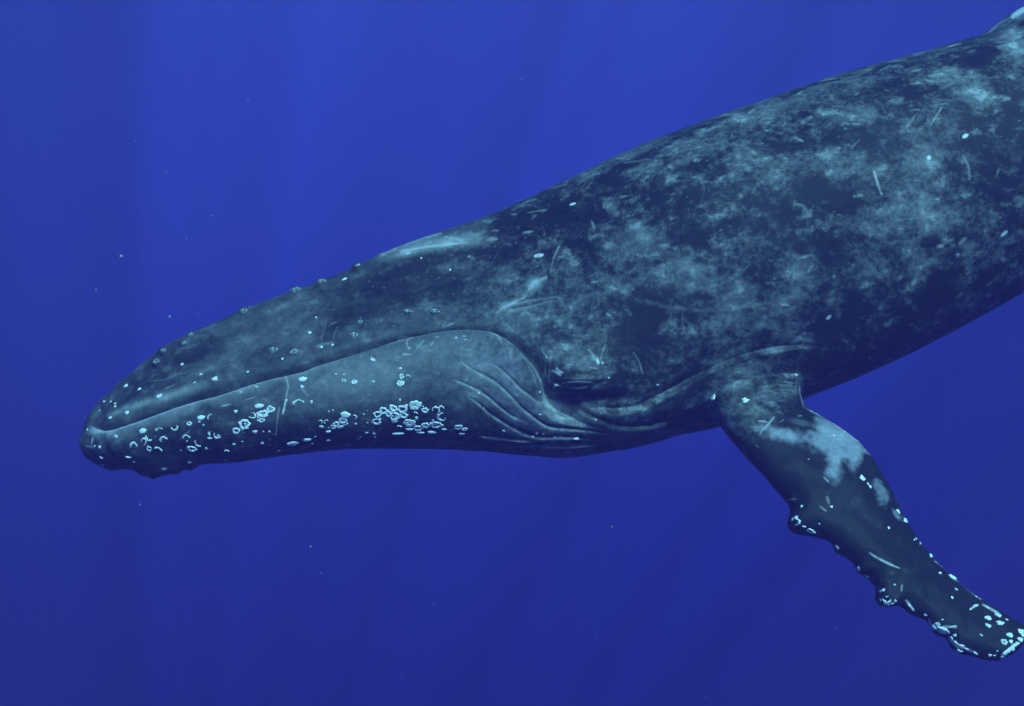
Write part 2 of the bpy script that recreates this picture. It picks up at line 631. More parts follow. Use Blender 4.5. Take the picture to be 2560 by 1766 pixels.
def fold(c, A, g, w1, L, w2, ta=.08, tb=.15, where='body', pw=1.5):
    b, d, t, ov = dist_curve(c, X, 3.2 * L + 20, True)
    env = sstep(0, ta, t) if ta > 0 else np.ones_like(t)
    if tb > 0: env = env * sstep(1, 1 - tb, t)
    env = env * np.exp(-(ov / max(14.0, L * .5)) ** 2)
    pos = np.maximum(d, 0)
    v = A * sstep(0, w1, pos) * np.exp(-(pos / L) ** pw) - g * np.exp(-np.abs(d) / w2) * (1 if True else 0)
    env = env * (1 + .9 * vnoise(P[I[b]], 3.1, 77))
    v = v * env
    f_ = flipW[b]
    v = v * (f_ if where == 'flip' else (1 - f_ if where == 'body' else 1))
    D[b] += v


MOUTH = np.concatenate([
    fr('A', [(225, 985), (262, 1002), (340, 1006), (400, 992), (520, 958), (650, 912), (800, 856), (1000, 786), (1250, 712), (1500, 634), (1800, 540), (2100, 458)]),
    fr('B', [(20, 945), (150, 905), (300, 857), (450, 808), (600, 765), (750, 736), (880, 715), (1000, 706), (1100, 708), (1200, 722), (1280, 755), (1360, 808), (1430, 882),
             (1480, 955), (1510, 1025), (1525, 1090), (1533, 1150), (1555, 1212)]),
    fr('C', [(1010, 915), (1100, 960), (1200, 988), (1320, 1012), (1450, 1034)])])
MO = spline(MOUTH, n=len(MOUTH) * 5)
fold(MO, 0.045, 0.012, 9, 130, 4, .03, .20, pw=1.4)
# the rostrum's edge rolls in above the lip
b, d, t, ov = dist_curve(MO, X, 260, True)
env = sstep(0, .04, t) * sstep(1, .94, t) * np.exp(-(ov / 20) ** 2)
up = np.maximum(-d, 0)
TK = [0, .1, .3, .45, .6, .70, .78, .86, .93, 1]
sg_m = np.interp(t, TK, [7, 10, 17, 13, 6, 8, 22, 42, 40, 24])
dp_m = np.interp(t, TK, [.05, .11, .15, .12, .06, .06, .085, .10, .06, 0])
corner = sstep(.72, .84, t)
D[b] += env * (-dp_m * np.where(d < 0, np.exp(-(up / sg_m) ** 2), sstep(11, 0, d)) + 0.018 * (1 - corner) * np.exp(-((up - 62) / 26) ** 2) * (d < 0))
# lower lip: a narrow rolled ledge in front
D[b] += env * sstep(.45, .3, t) * (d > 0) * (-0.014 * np.exp(-((d - 30) / 11) ** 2) + .012 * np.exp(-((d - 8) / 8) ** 2))

PLEATS = [
    ('C', [(200, 468), (330, 545), (430, 590), (540, 660), (640, 750), (740, 850), (830, 920), (920, 990), (1010, 1030), (1150, 1050), (1300, 1060), (1530, 1068)], .007, .016, 3.5, 90, 2.8),
    ('C', [(480, 478), (560, 530), (640, 600), (730, 690), (820, 760), (930, 850), (985, 900)], .006, .014, 3.5, 80, 2.7),
    ('C', [(130, 620), (230, 655), (340, 700), (440, 765), (540, 845), (640, 915), (740, 960), (800, 990)], .007, .013, 3.5, 85, 2.8),
    ('C', [(250, 755), (340, 810), (440, 895), (540, 960), (650, 1020), (760, 1075), (870, 1102), (1000, 1112), (1200, 1116), (1420, 1140)], .008, .015, 3.5, 70, 2.8),
    ('C', [(340, 1098), (480, 1108), (640, 1118), (780, 1128), (860, 1138)], .008, .010, 4, 18, 3.5),
    ('C', [(880, 1168), (1000, 1178), (1150, 1185), (1300, 1182), (1440, 1172)], .010, .012, 4, 14, 3),
    ('C', [(0, 1182), (200, 1192), (500, 1202), (800, 1210), (1100, 1222), (1400, 1200), (1500, 1180)], .008, .010, 4, 14, 3.5),
    ('C', [(1240, 893), (1300, 922), (1400, 955), (1500, 985), (1600, 1010), (1700, 1020), (1850, 1012), (2000, 985), (2140, 958)], .015, .011, 6, 70, 4.5),
]
for k, pts, A, g, w1, L, w2 in PLEATS:
    fold(curve(k, pts), A, g, w1, L, w2, .15, .25)
# the long fold from behind the jaw up over the shoulder
fold(np.concatenate([curve('C', [(1290, 872), (1400, 882), (1500, 886), (1600, 885), (1700, 873), (1800, 850), (1900, 800), (2000, 748), (2150, 665), (2300, 580)]),
                     curve('D', [(1300, 950), (1400, 905), (1500, 868), (1600, 838), (1720, 816), (1820, 803), (1950, 797), (2050, 802), (2110, 812)])]),
     .032, .012, 8, 85, 5, .12, .25, where='all', pw=1.0)
# fold round the flipper's root, with the wrinkles behind it
fold(curve('E', [(225, 420), (240, 340), (265, 290), (350, 200), (430, 165), (500, 146), (620, 125), (760, 110), (880, 105), (950, 108)]), .030, .010, 12, 70, 6, .2, .15, where='all')
WR = [[(620, 190), (720, 178), (820, 176), (920, 182)], [(600, 235), (700, 212), (800, 205), (925, 215)], [(560, 290), (640, 262), (760, 245), (860, 240), (925, 252)],
      [(600, 312), (700, 280), (800, 265), (900, 278), (940, 300)], [(660, 310), (760, 290), (860, 290), (950, 320)], [(620, 370), (700, 340), (800, 325), (900, 345), (970, 372)],
      [(640, 400), (720, 372), (820, 365), (920, 385), (1000, 400)], [(680, 425), (780, 402), (880, 412), (980, 432)]]
for w_ in WR:
    fold(curve('E', w_), .009, .011, 5, 9, 3.5, .25, .12, where='all')
fold(curve('E', [(180, 560), (170, 480), (190, 400), (235, 320)]), .012, .006, 10, 40, 6, .3, .3, where='all')


def bump(k, x, y, rx, ry, rot, amp, pw=1.0, where='body'):
    """a smooth swelling"""
    c = fr(k, [(x, y)])[0]; s = FR[k][2]
    dx, dy = X[:, 0] - c[0], X[:, 1] - c[1]
    ca, sa = math.cos(R(rot)), math.sin(R(rot))
    a_ = (dx * ca + dy * sa) / (rx / s); b_ = (-dx * sa + dy * ca) / (ry / s)
    r2 = a_**2 + b_**2
    v = amp * np.exp(-(r2 ** pw))
    return v * ((1 - flipW) if where == 'body' else (flipW if where == 'flip' else 1))


D += bump('C', 1240, 540, 330, 250, 0, .050)                   # brow and cheek round the eye
D += bump('C', 1180, 800, 250, 95, 6, -.085)                  # hollow below it
D += bump('C', 1500, 790, 330, 60, 0, -.030)
D += bump('C', 1260, 628, 185, 62, 0, -.020, 1.6)              # eye socket
D += bump('C', 1255, 612, 150, 30, -2, .036, 1.4)              # upper lid
D += bump('C', 1250, 672, 150, 20, 3, .016, 1.4)               # lower lid
fold(curve('C', [(990, 600), (1060, 655), (1150, 688), (1240, 708), (1300, 708), (1340, 690), (1420, 655), (1530, 590)]), .010, .010, 5, 16, 4, .2, .2)
fold(curve('C', [(1100, 590), (1180, 560), (1280, 555), (1380, 575)]), -.004, .007, 5, 12, 4, .3, .3)
D += bump('A', 300, 930, 120, 55, -15, .030)                   # the rounded front of the upper jaw
D += bump('A', 250, 1080, 160, 120, 0, .020)
D += bump('K', 1930, 600, 75, 45, 0, .014) + bump('K', 1715, 600, 75, 40, 0, .014)
for (k, x, y, r_, am) in [('A', 760, 380, 40, .022), ('A', 820, 280, 36, .018), ('A', 1020, 210, 36, .020), ('A', 1075, 135, 36, .016), ('K', 360, 588, 40, .02),
                          ('K', 790, 415, 52, .026), ('K', 1000, 345, 44, .022), ('K', 1300, 215, 40, .020), ('K', 1490, 130, 36, .010), ('A', 1805, 275, 50, .014), ('A', 2000, 295, 52, .014),
                          ('A', 650, 1335, 60, .030), ('A', 735, 1350, 40, .030), ('A', 820, 1345, 90, .045), ('A', 945, 1312, 50, .030), ('A', 1070, 1290, 66, .030),
                          ('A', 485, 600, 40, .014), ('A', 1290, 535, 48, .014), ('A', 785, 692, 46, .014), ('A', 290, 740, 34, .012), ('A', 345, 1345, 50, .015)]:
    D += bump(k, x, y, r_, r_, 0, am)
# knuckles along the flipper
for (k, x, y, r_, am) in [('F', 320, 200, 90, .03), ('F', 680, 430, 60, .016), ('F', 1110, 860, 90, .035), ('F', 1560, 1120, 80, .022), ('F', 880, 620, 60, .014), ('F', 1750, 1290, 60, .014),
                          ('E', 870, 1120, 50, .010)]:
    D += bump(k, x, y, r_, r_, 0, am, where='flip')


PN = P[I]
D += .012 * vnoise(PN, 2.6, 1) + .006 * vnoise(PN, 7, 2) + .0022 * vnoise(PN, 22, 3)
D += .030 * vnoise(PN, 14, 71) * bump('A', 840, 1340, 260, 70, 0, 1)
D += flipW * (.022 * vnoise(PN, 9, 61) + .008 * vnoise(PN, 22, 62))
tip = sstep(420, 230, X[:, 0])
D += tip * (.022 * vnoise(PN, 11, 63) + .012 * vnoise(PN, 26, 64))
P[I] += ND[I] * D[:, None]
P = smooth(P, EF, 2, 0.4, isf)

# ------------------------------------------------------------------ pigment plus painted highlights, written to the vertices
reg = np.full(len(P), .24); wht = np.zeros(len(P)); amp_ = np.full(len(P), .9); pig = np.zeros(len(P))
rg = np.full(len(I), .25); nz_ = np.full(len(I), 1.0); wh = np.zeros(len(I)); pg = np.zeros(len(I))
LIGHT = [  # picture frame V: x, y, rx, ry, tilt, amount
    (830, 845, 160, 50, -12, .42), (760, 880, 120, 40, -12, .15), (1050, 790, 90, 40, 0, .22), (1090, 880, 110, 60, 30, .24), (1210, 930, 90, 45, 35, .22), (1150, 820, 60, 60, 40, .15),
    (1290, 780, 60, 50, 0, .18), (1340, 835, 60, 26, 0, .20), (1250, 690, 150, 26, -12, .24), (1430, 560, 140, 50, -20, .10), (1400, 620, 130, 50, 0, .16), (1560, 640, 110, 40, 0, .16),
    (1640, 740, 90, 40, -60, .18), (1720, 700, 110, 45, 0, .18), (1812, 600, 30, 40, 70, .5), (1775, 680, 55, 60, 0, .30), (1700, 350, 50, 24, 20, .32), (1550, 362, 40, 14, -20, .35),
    (1650, 285, 120, 18, -20, .34), (1800, 232, 90, 20, -18, .30), (1945, 195, 40, 12, -20, .35), (1960, 255, 60, 24, 20, .26), (2080, 390, 55, 60, 60, .30), (2100, 300, 60, 40, 0, .18),
    (2120, 490, 110, 34, -15, .32), (2225, 225, 40, 30, 30, .5), (2180, 210, 40, 14, -10, .4), (2290, 110, 24, 40, 0, .55), (2150, 170, 60, 20, 20, .28), (1850, 330, 45, 16, 20, .25),
    (1880, 385, 36, 26, 30, .30), (1660, 440, 40, 30, 60, .28), (1700, 556, 50, 26, 0, .26), (1930, 640, 50, 30, -40, .22), (2040, 570, 50, 34, -20, .25), (2020, 470, 60, 22, -20, .22),
    (1376, 464, 22, 14, 30, .7), (1440, 518, 22, 26, 0, .5), (1460, 378, 36, 10, -15, .4), (1470, 545, 34, 44, -20, .2), (560, 775, 110, 22, -28, .20), (700, 745, 80, 18, -28, .10), (965, 705, 110, 30, -10, .16),
    (1150, 640, 90, 35, 0, .12), (940, 565, 90, 12, -10, .55), (1000, 548, 70, 14, -8, .5), (1080, 545, 50, 18, 0, .45), (1100, 500, 40, 14, 0, .3), (1206, 642, 20, 13, -20, .9),
    (1155, 690, 30, 9, -30, .6), (1230, 560, 30, 16, 0, .15), (1810, 470, 50, 40, 0, -.1), (1745, 500, 60, 20, 30, .24), (1600, 500, 30, 24, 0, .25), (1800, 440, 30, 24, 60, .25),
    (1340, 398, 34, 16, -25, .35), (1560, 600, 26, 22, 0, .3), (2220, 700, 30, 20, 0, .05), (1965, 600, 30, 16, -30, .25), (2070, 640, 18, 30, 10, .32), (1880, 620, 16, 70, 5, .2),
    (1940, 380, 30, 60, -20, .22), (2010, 520, 40, 16, 0, .1), (1960, 440, 22, 14, 0, .3), (2060, 470, 60, 20, -10, .15), (2190, 560, 30, 16, -30, .3), (2250, 330, 12, 40, 0, .2), (2290, 390, 26, 14, 0, .22),
    (620, 700, 130, 8, -24, .12), (1700, 255, 60, 10, -18, .2), (1430, 345, 60, 9, -22, .2), (1040, 600, 60, 14, -5, .15), (1330, 510, 60, 14, 0, .2)]
DARK = [
    (1560, 520, 55, 40, -20, .32), (1700, 460, 50, 36, 20, .25), (1825, 430, 50, 40, 0, .34), (1890, 470, 60, 30, 0, .30), (1900, 310, 55, 24, -10, .26), (2240, 290, 50, 70, 20, .45),
    (2270, 450, 40, 60, 0, .35), (1200, 500, 110, 30, -10, .34), (1310, 560, 60, 30, -10, .30), (1400, 490, 90, 20, 0, .18), (1430, 730, 40, 80, 10, .28), (1480, 700, 40, 40, 0, .2), (890, 620, 100, 30, -20, .26),
    (1000, 650, 70, 30, 0, .2), (920, 670, 70, 24, 0, .2), (1890, 760, 60, 90, 20, .40), (2050, 720, 140, 50, -30, .30), (1370, 392, 60, 16, -20, .25), (1110, 575, 80, 22, -10, .22), (2120, 215, 70, 20, -10, .32),
    (2040, 255, 50, 14, -10, .2), (1700, 620, 60, 40, 30, .15), (1880, 560, 40, 34, 0, .32), (1960, 330, 50, 24, 30, .2), (2210, 130, 40, 20, -30, .35), (1600, 360, 70, 14, -20, .25), (1500, 450, 70, 20, 0, .18),
    (1590, 420, 60, 40, 0, .15), (780, 720, 80, 24, -20, .18), (450, 800, 80, 24, -30, .16), (330, 870, 80, 26, -40, .16), (1460, 800, 40, 60, 0, .15), (1800, 330, 60, 20, 0, .15), (1240, 395, 60, 20, -20, .1),
    (420, 1010, 240, 45, -6, .18), (700, 990, 200, 30, -4, .12), (980, 960, 90, 40, 0, .10), (1560, 800, 80, 40, -20, .1), (2150, 620, 80, 40, -30, .1), (2150, 380, 30, 50, 0, .15), (1740, 640, 40, 40, 0, .16)]
base = rg.copy()
head = sstep(1420, 1000, X[:, 0])                               # smoother skin on the head
nz_ *= 1 - .55 * head
rg += .035 * head
for (x, y, rx, ry, ro, am) in LIGHT:
    rg += bump('V', x, y, rx, ry, ro, am * .78, .9)
for (x, y, rx, ry, ro, am) in DARK:
    rg -= bump('V', x, y, rx, ry, ro, am * .9, .9)
rg = rg * (1 - flipW) - .20 * flipW
nz_ = nz_ * (1 - flipW) + .50 * flipW
# shoulder blends
sh = bump('V', 1700, 900, 110, 80, 0, 1, 1, 'all')
rg = rg + .10 * sh * flip + .10 * bump('F', 1290, 390, 60, 120, -30, 1, 1, 'flip') + .06 * bump('E', 1000, 1000, 160, 160, 0, 1, 1, 'flip')
rg += .16 * bump('C', 1255, 606, 150, 26, -2, 1, 1.4) + .10 * bump('C', 1250, 505, 200, 70, 0, 1) + .05 * bump('V', 1980, 760, 300, 60, -28, 1)  # upper lid painted paler as if lit; brow and lower flank lifted
# lower lip's lit ledge painted pale, and the scuffed strip on the upper jaw
b, d, t, ov = dist_curve(MO, X, 80)
s_ = np.exp(-(ov / 15) ** 2)
wv = vnoise(PN[b], 9, 5)
rg[b] += s_ * (.60 * sstep(.45, .20, t) + .22) * (d > 0) * sstep(34 * (1 - .55 * sstep(.3, .5, t)) + 26 * wv, 4, d)
rg[b] += s_ * .50 * sstep(.02, .05, t) * sstep(.26, .16, t) * np.exp(-((d + 38 + 14 * wv) / 9) ** 2)


def stroke(k, pts, w, am, target=None, jit=0.45, where=None, dash=False):
    if w >= 4.5 and where is None and k != 'F' and target is None and am < .8:
        am *= .62; jit = 1.3
    elif am < .8 and k != 'F':
        am *= .62
    p = fr(k, pts)
    c = spline(p, n=len(p) * 5) if len(p) > 2 else p
    b, d, t, ov = dist_curve(c, X, 3 * w + 6)
    ww = w * (0.35 + 0.65 * np.sin(np.pi * np.clip(t, .02, .98)) ** .5)
    m_ = sstep(ww * 1.15 + .9, ww * .15, np.abs(d)) * np.exp(-(ov / 1.6) ** 2)
    if dash:
        m_ = m_ * (np.sin(t * 40 + 3 * np.sin(t * 17)) > -.2)
    if jit:
        m_ = m_ * np.clip(1 + jit * 2 * vnoise(PN[b], 60, 8) + jit * vnoise(PN[b], 24, 9), 0, 1.4)
    if where == 'flip': m_ = m_ * flip[b]
    tgt = wh if target is None else target
    tgt[b] = np.maximum(tgt[b], m_ * am)


for a_ in [('A', [(1950, 530), (1966, 620), (1945, 730)], 1.6, .6), ('A', [(1940, 745), (1930, 790), (1912, 850)], 2.6, .85), ('A', [(1885, 790), (1862, 900), (1845, 1040)], 1.6, .5),
           ('A', [(1360, 792), (1445, 772)], 1.4, .55), ('A', [(1578, 732), (1662, 712)], 1.3, .5), ('A', [(1000, 1058), (1095, 992)], 1.6, .3), ('A', [(855, 640), (940, 602)], 1.4, .3),
           ('A', [(700, 560), (860, 540), (1000, 480)], 1.6, .14), ('A', [(1100, 500), (1260, 455)], 1.4, .14), ('A', [(1380, 440), (1480, 405)], 1.4, .16),
           ('A', [(225, 1075), (215, 1130)], 1.6, .6), ('A', [(150, 1135), (230, 1145)], 1.6, .5), ('A', [(2080, 620), (2150, 700)], 3.5, .3),
           ('C', [(835, 190), (846, 285)], 1.5, .35), ('C', [(920, 330), (945, 385), (968, 412)], 2.2, .5), ('C', [(985, 510), (981, 645)], 2.2, .5), ('C', [(950, 470), (945, 560)], 1.8, .4),
           ('C', [(1010, 530), (1045, 550), (1095, 580)], 2.8, .8), ('C', [(1055, 518), (1080, 545), (1112, 560)], 2.8, .8), ('C', [(1145, 495), (1190, 487)], 2, .5),
           ('C', [(980, 610), (1060, 658), (1180, 690), (1275, 714), (1330, 690)], 1.5, .45), ('C', [(1340, 345), (1385, 400), (1425, 470)], 1.6, .55), ('C', [(1490, 310), (1465, 380), (1437, 470)], 1.5, .35),
           ('C', [(1418, 420), (1428, 475)], 3.5, .9), ('C', [(1380, 425), (1425, 460)], 1.8, .7), ('C', [(1350, 505), (1410, 515)], 2, .5), ('C', [(1785, 420), (1810, 480), (1835, 560)], 1.5, .35),
           ('C', [(1745, 360), (1790, 440)], 1.3, .2), ('C', [(730, 682), (800, 740), (870, 792), (945, 862)], 1.7, .45), ('C', [(545, 845), (640, 905), (750, 958), (800, 990)], 1.7, .5),  # the stroke down the jaw ridge is a painted highlight
           ('C', [(330, 552), (380, 582), (420, 606)], 1.4, .4), ('C', [(360, 560), (400, 590)], 1.2, .3), ('C', [(505, 225), (550, 270), (580, 330)], 2.2, .4), ('C', [(540, 250), (570, 300)], 2, .4),
           ('C', [(200, 470), (260, 512)], 1.8, .4), ('C', [(120, 622), (220, 655), (320, 700)], 2.2, .4),
           ('D', [(310, 148), (292, 190), (272, 232)], 3.2, .45), ('D', [(272, 240), (258, 290), (254, 320)], 2.4, .3), ('D', [(150, 213), (205, 205)], 5.5, 1),
           ('D', [(600, 390), (720, 445), (820, 500), (1000, 540), (1180, 562)], 7, .09), ('D', [(1000, 540), (1250, 570), (1500, 550), (1700, 520), (1830, 522)], 6, .10),
           ('D', [(1770, 530), (1820, 536)], 3.2, .7), ('D', [(2070, 625), (2095, 605)], 4.5, .8), ('D', [(520, 380), (560, 378)], 2.4, .35), ('D', [(770, 320), (815, 285)], 1.3, .3),
           ('D', [(0, 580), (120, 548), (260, 505)], 2.6, .22), ('D', [(0, 535), (140, 505), (300, 480)], 4, .18), ('D', [(620, 590), (650, 605)], 3, .5), ('D', [(1120, 580), (1130, 690), (1165, 760)], 1.5, .16),
           ('D', [(950, 1060), (970, 1058)], 2, .5), ('D', [(830, 890), (855, 985)], 1.3, .3), ('D', [(885, 1385), (920, 1382)], 2.2, .4),
           ('E', [(620, 490), (665, 494), (712, 506)], 2.4, .55), ('E', [(748, 462), (710, 508), (672, 560)], 3, .6), ('E', [(715, 510), (665, 545), (635, 600)], 1.8, .45), ('E', [(880, 118), (960, 108)], 3, .4),
           ('E', [(935, 225), (950, 280), (985, 370)], 2.4, .55), ('E', [(980, 370), (1060, 420), (1130, 460)], 1.4, .3), ('E', [(265, 290), (350, 205)], 1.6, .3), ('E', [(630, 700), (605, 680)], 2, .3),
           ('E', [(500, 700), (530, 760), (570, 810)], 2, .2), ('E', [(1145, 935), (1185, 975)], 2.6, .5), ('E', [(1175, 1090), (1190, 1145)], 4, .4), ('E', [(1115, 1165), (1165, 1205)], 2, .4),
           ('E', [(800, 500), (825, 480)], 2, .3), ('E', [(940, 450), (970, 445)], 2.4, .4), ('E', [(860, 1118), (920, 1112)], 3, .35), ('E', [(1110, 440), (1320, 575), (1450, 680), (1530, 765)], 1.6, .35),
           ('F', [(960, 463), (1080, 538), (1160, 578), (1222, 600)], 2.6, .55), ('F', [(1245, 745), (1240, 800)], 2.2, .35), ('F', [(1840, 960), (1905, 918)], 3.0, .6), ('F', [(1600, 1105), (1720, 1118)], 2.6, .6),
           ('F', [(1480, 1040), (1530, 1125)], 4, .8), ('F', [(1280, 885), (1345, 975)], 5, .7), ('F', [(1545, 1075), (1575, 1090)], 5, .8), ('F', [(1570, 1125), (1660, 1165)], 5, .8),
           ('F', [(1660, 1200), (1720, 1255), (1800, 1290)], 3.5, .7), ('F', [(1715, 1290), (1765, 1330)], 4, .6), ('F', [(1800, 1300), (1900, 1350)], 4, .6), ('F', [(1530, 540), (1620, 585)], 2.5, .5),
           ('F', [(1660, 660), (1710, 700), (1770, 720), (1800, 750)], 3, .6), ('F', [(1810, 775), (1880, 830), (1935, 875)], 2.4, .5), ('F', [(1950, 920), (2030, 965), (2100, 1015)], 3, .6),
           ('F', [(2115, 1380), (2180, 1320)], 6, 1), ('F', [(2200, 1300), (2260, 1255)], 5, 1), ('F', [(550, 75), (580, 95)], 2, .4), ('F', [(1385, 320), (1405, 340)], 3, .5),
           ('F', [(1405, 360), (1400, 395)], 2, .4), ('F', [(1490, 450), (1500, 500)], 4, .5), ('F', [(1300, 210), (1480, 450)], 1.2, .25),
           ('G', [(1303, 1155), (1322, 1215), (1345, 1285), (1358, 1310)], 3.6, .75), ('G', [(1582, 775), (1555, 820), (1515, 862)], 2.6, .35), ('G', [(1762, 725), (1725, 780), (1688, 842)], 2.6, .45),
           ('G', [(1700, 715), (1790, 700)], 1.5, .3), ('G', [(1905, 922), (1938, 906)], 6.0, .95), ('G', [(1676, 1050), (1678, 1072)], 7.0, 1), ('G', [(1555, 745), (1610, 738)], 1.6, .3),
           ('G', [(1150, 1000), (1210, 940)], 2.4, .25), ('G', [(1340, 490), (1420, 440)], 1.6, .25), ('G', [(930, 560), (985, 540), (1050, 532)], 2.6, .3), ('G', [(1800, 310), (1890, 290)], 2.4, .35),
           ('G', [(790, 640), (830, 620)], 2.4, .3), ('G', [(460, 762), (500, 740)], 2.6, .45), ('G', [(180, 880), (240, 855)], 3, .35), ('G', [(820, 820), (890, 785)], 6, .3), ('G', [(1930, 600), (2060, 635)], 9, .35),
           ('G', [(1555, 485), (1620, 470)], 4, .35), ('G', [(2105, 655), (2220, 665)], 9, .3), ('G', [(2230, 120), (2275, 85), (2330, 50)], 10, .9), ('G', [(2080, 215), (2160, 150), (2220, 120)], 4, .4),
           ('G', [(770, 920), (830, 950)], 4, .35), ('G', [(2215, 300), (2275, 320)], 10, .4), ('G', [(1905, 1045), (1940, 1120), (1950, 1210)], 4, .3), ('G', [(2130, 1190), (2150, 1130)], 3, .2),
           ('H', [(1305, 645), (1320, 625)], 4.5, .75), ('H', [(1605, 505), (1640, 475)], 4.5, .8), ('H', [(1175, 580), (1220, 570)], 6, .4), ('H', [(1180, 590), (1290, 520)], 1.8, .3), ('H', [(1325, 560), (1370, 515)], 6, .22),
           ('H', [(1010, 835), (1035, 800)], 6, .3), ('H', [(1300, 920), (1345, 885)], 4, .2), ('H', [(1510, 835), (1540, 815)], 4, .22), ('H', [(1170, 262), (1190, 262)], 3, .6), ('H', [(250, 660), (345, 630)], 4, .3),
           ('H', [(320, 745), (350, 700)], 5, .35), ('H', [(485, 780), (497, 770)], 2, .5), ('H', [(900, 400), (1240, 370)], 3, .14), ('H', [(620, 245), (680, 235)], 5, .3),
           ('B', [(440, 225), (560, 160), (700, 108), (860, 62)], 5, .35), ('B', [(590, 180), (720, 160), (860, 142), (1030, 125)], 3, .5), ('B', [(880, 85), (960, 100), (1030, 128)], 3, .35), ('B', [(590, 195), (650, 190)], 6, .4),
           ('B', [(120, 670), (160, 655)], 1.8, .25), ('B', [(70, 790), (85, 690), (95, 620)], 1.6, .16), ('B', [(140, 800), (170, 690)], 1.6, .12), ('B', [(30, 825), (145, 800)], 6, .25),
           ('B', [(640, 815), (655, 785), (690, 770)], 3, .35), ('B', [(690, 865), (750, 800)], 1.6, .35), ('B', [(640, 812), (650, 850)], 2.2, .5), ('B', [(615, 882), (665, 885)], 2, .7), ('B', [(650, 843), (665, 846)], 3, .8),
           ('B', [(800, 835), (815, 805)], 1.8, .5), ('B', [(830, 775), (855, 778)], 2, .5), ('B', [(1010, 770), (1030, 772)], 2.2, .6), ('B', [(400, 910), (425, 920)], 4, .8), ('B', [(405, 895), (405, 915)], 2, .7),
           ('B', [(585, 1100), (600, 1060)], 1.6, .3), ('B', [(405, 1330), (415, 1420)], 3.5, .18), ('B', [(460, 1320), (440, 1400)], 3, .15), ('B', [(370, 1390), (385, 1320)], 2, .18),
           ('B', [(865, 690), (890, 655)], 2.2, .3), ('B', [(870, 685), (950, 660)], 3, .25), ('B', [(560, 755), (620, 740)], 3, .25), ('B', [(1230, 605), (1290, 560), (1430, 480)], 4, .35), ('B', [(1440, 440), (1500, 380), (1560, 355)], 7, .38),
           ('B', [(1400, 60), (1470, 50)], 4, .3), ('B', [(1160, 110), (1230, 95)], 7, .3), ('B', [(1200, 45), (1240, 42)], 3, .3), ('B', [(1040, 215), (1052, 218)], 2.5, .6), ('B', [(915, 303), (922, 305)], 3, .7),
           ('I', [(655, 1050), (690, 1040)], 3.2, .9), ('I', [(890, 1065), (945, 1045)], 7, .45), ('I', [(310, 1247), (375, 1242)], 3, .5), ('I', [(225, 1117), (265, 1115)], 2.5, .3), ('I', [(805, 1160), (825, 1215)], 3, .3),
           ('I', [(1545, 730), (1590, 725)], 6, .35), ('I', [(1590, 890), (1640, 880)], 5, .3), ('I', [(1015, 995), (1060, 985)], 4, .3), ('I', [(1860, 980), (1900, 990)], 8, .25), ('I', [(1085, 1205), (1150, 1215)], 8, .25),
           ('I', [(310, 1035), (410, 1005)], 2.2, .3), ('I', [(500, 930), (640, 895)], 2, .22), ('I', [(340, 1105), (420, 1095), (480, 1085)], 2, .3), ('I', [(1040, 740), (1200, 715)], 3, .18)]:
    stroke(*a_)
stroke('C', [(800, 1186), (1000, 1192), (1150, 1198), (1300, 1195), (1440, 1186)], 6, .55, target=pg)
stroke('C', [(900, 1238), (1100, 1262), (1350, 1252)], 4, .3, target=pg)
for k, pts, A, g, w1, L, w2 in PLEATS[:5]:
    stroke(k, [(x + 3, y + 12) for x, y in pts], 1.1, .26, jit=1.2)  # thin highlights painted along the lower edges of the pleats
stroke('P', [tuple(q) for q in MO[int(len(MO) * .30):int(len(MO) * .90):8] + [0, 4]], 1.6, .42, jit=.8)  # bright lit edge of the lip, painted as a thin line
# fine rubbing scars, all along the body's length
for k in range(55):
    x0 = rng.uniform(1150, 2500); y0 = 1000 - (x0 - 500) * .36 + rng.uniform(-230, 160)
    an = R(rng.choice([-20, -25, -60, 15, 80]) + rng.normal(0, 12)); l_ = rng.uniform(14, 55)
    stroke('P', [(x0, y0), (x0 + l_ * math.cos(an), y0 + l_ * math.sin(an))], rng.uniform(.7, 1.1), rng.uniform(.04, .11), jit=.8)
for k in range(60):
    x0 = rng.uniform(420, 1180); y0 = 1080 - (x0 - 240) * .27 + rng.uniform(-190, 0)
    an = R(-20 + rng.normal(0, 9)); l_ = rng.uniform(14, 70)
    stroke('P', [(x0, y0), (x0 + l_ * math.cos(an), y0 + l_ * math.sin(an))], rng.uniform(.7, 1.0), rng.uniform(.03, .08), jit=.8)
# specks
for k in range(260):
    x0 = rng.uniform(900, 2560); y0 = 1010 - (x0 - 500) * .36 + rng.uniform(-240, 200)
    stroke('P', [(x0, y0), (x0 + 3, y0 - 1.5)], rng.uniform(1.0, 2.0), rng.uniform(.08, .30))
for k in range(70):
    x0 = rng.uniform(320, 1500); y0 = rng.uniform(1060, 1125)
    stroke('P', [(x0, y0), (x0 + 4, y0 - 1)], rng.uniform(1.2, 2.2), rng.uniform(.15, .5))


def poly_mask(k, pts, soft, wob=0.0):
    c = fr(k, pts)
    c = np.concatenate([c, c[:1]])
    b, d, t, ov = dist_curve(c, X, soft + 25)
    Y = X[b]
    ins = np.zeros(len(b), bool)
    for i in range(len(c) - 1):
        (x1, y1), (x2, y2) = c[i], c[i + 1]
        cond = (y1 > Y[:, 1]) != (y2 > Y[:, 1])
        xx = (x2 - x1) * (Y[:, 1] - y1) / (y2 - y1 + 1e-9) + x1
        ins ^= cond & (Y[:, 0] < xx)
    sd_ = np.where(ins, np.abs(d), -np.abs(d)) + wob * 1.8 * vnoise(PN[b], 11, 11) + wob * 1.1 * vnoise(PN[b], 32, 12) + wob * .6 * vnoise(PN[b], 90, 13)
    out = np.zeros(len(X)); out[b] = sstep(-soft, soft, sd_)
    return out


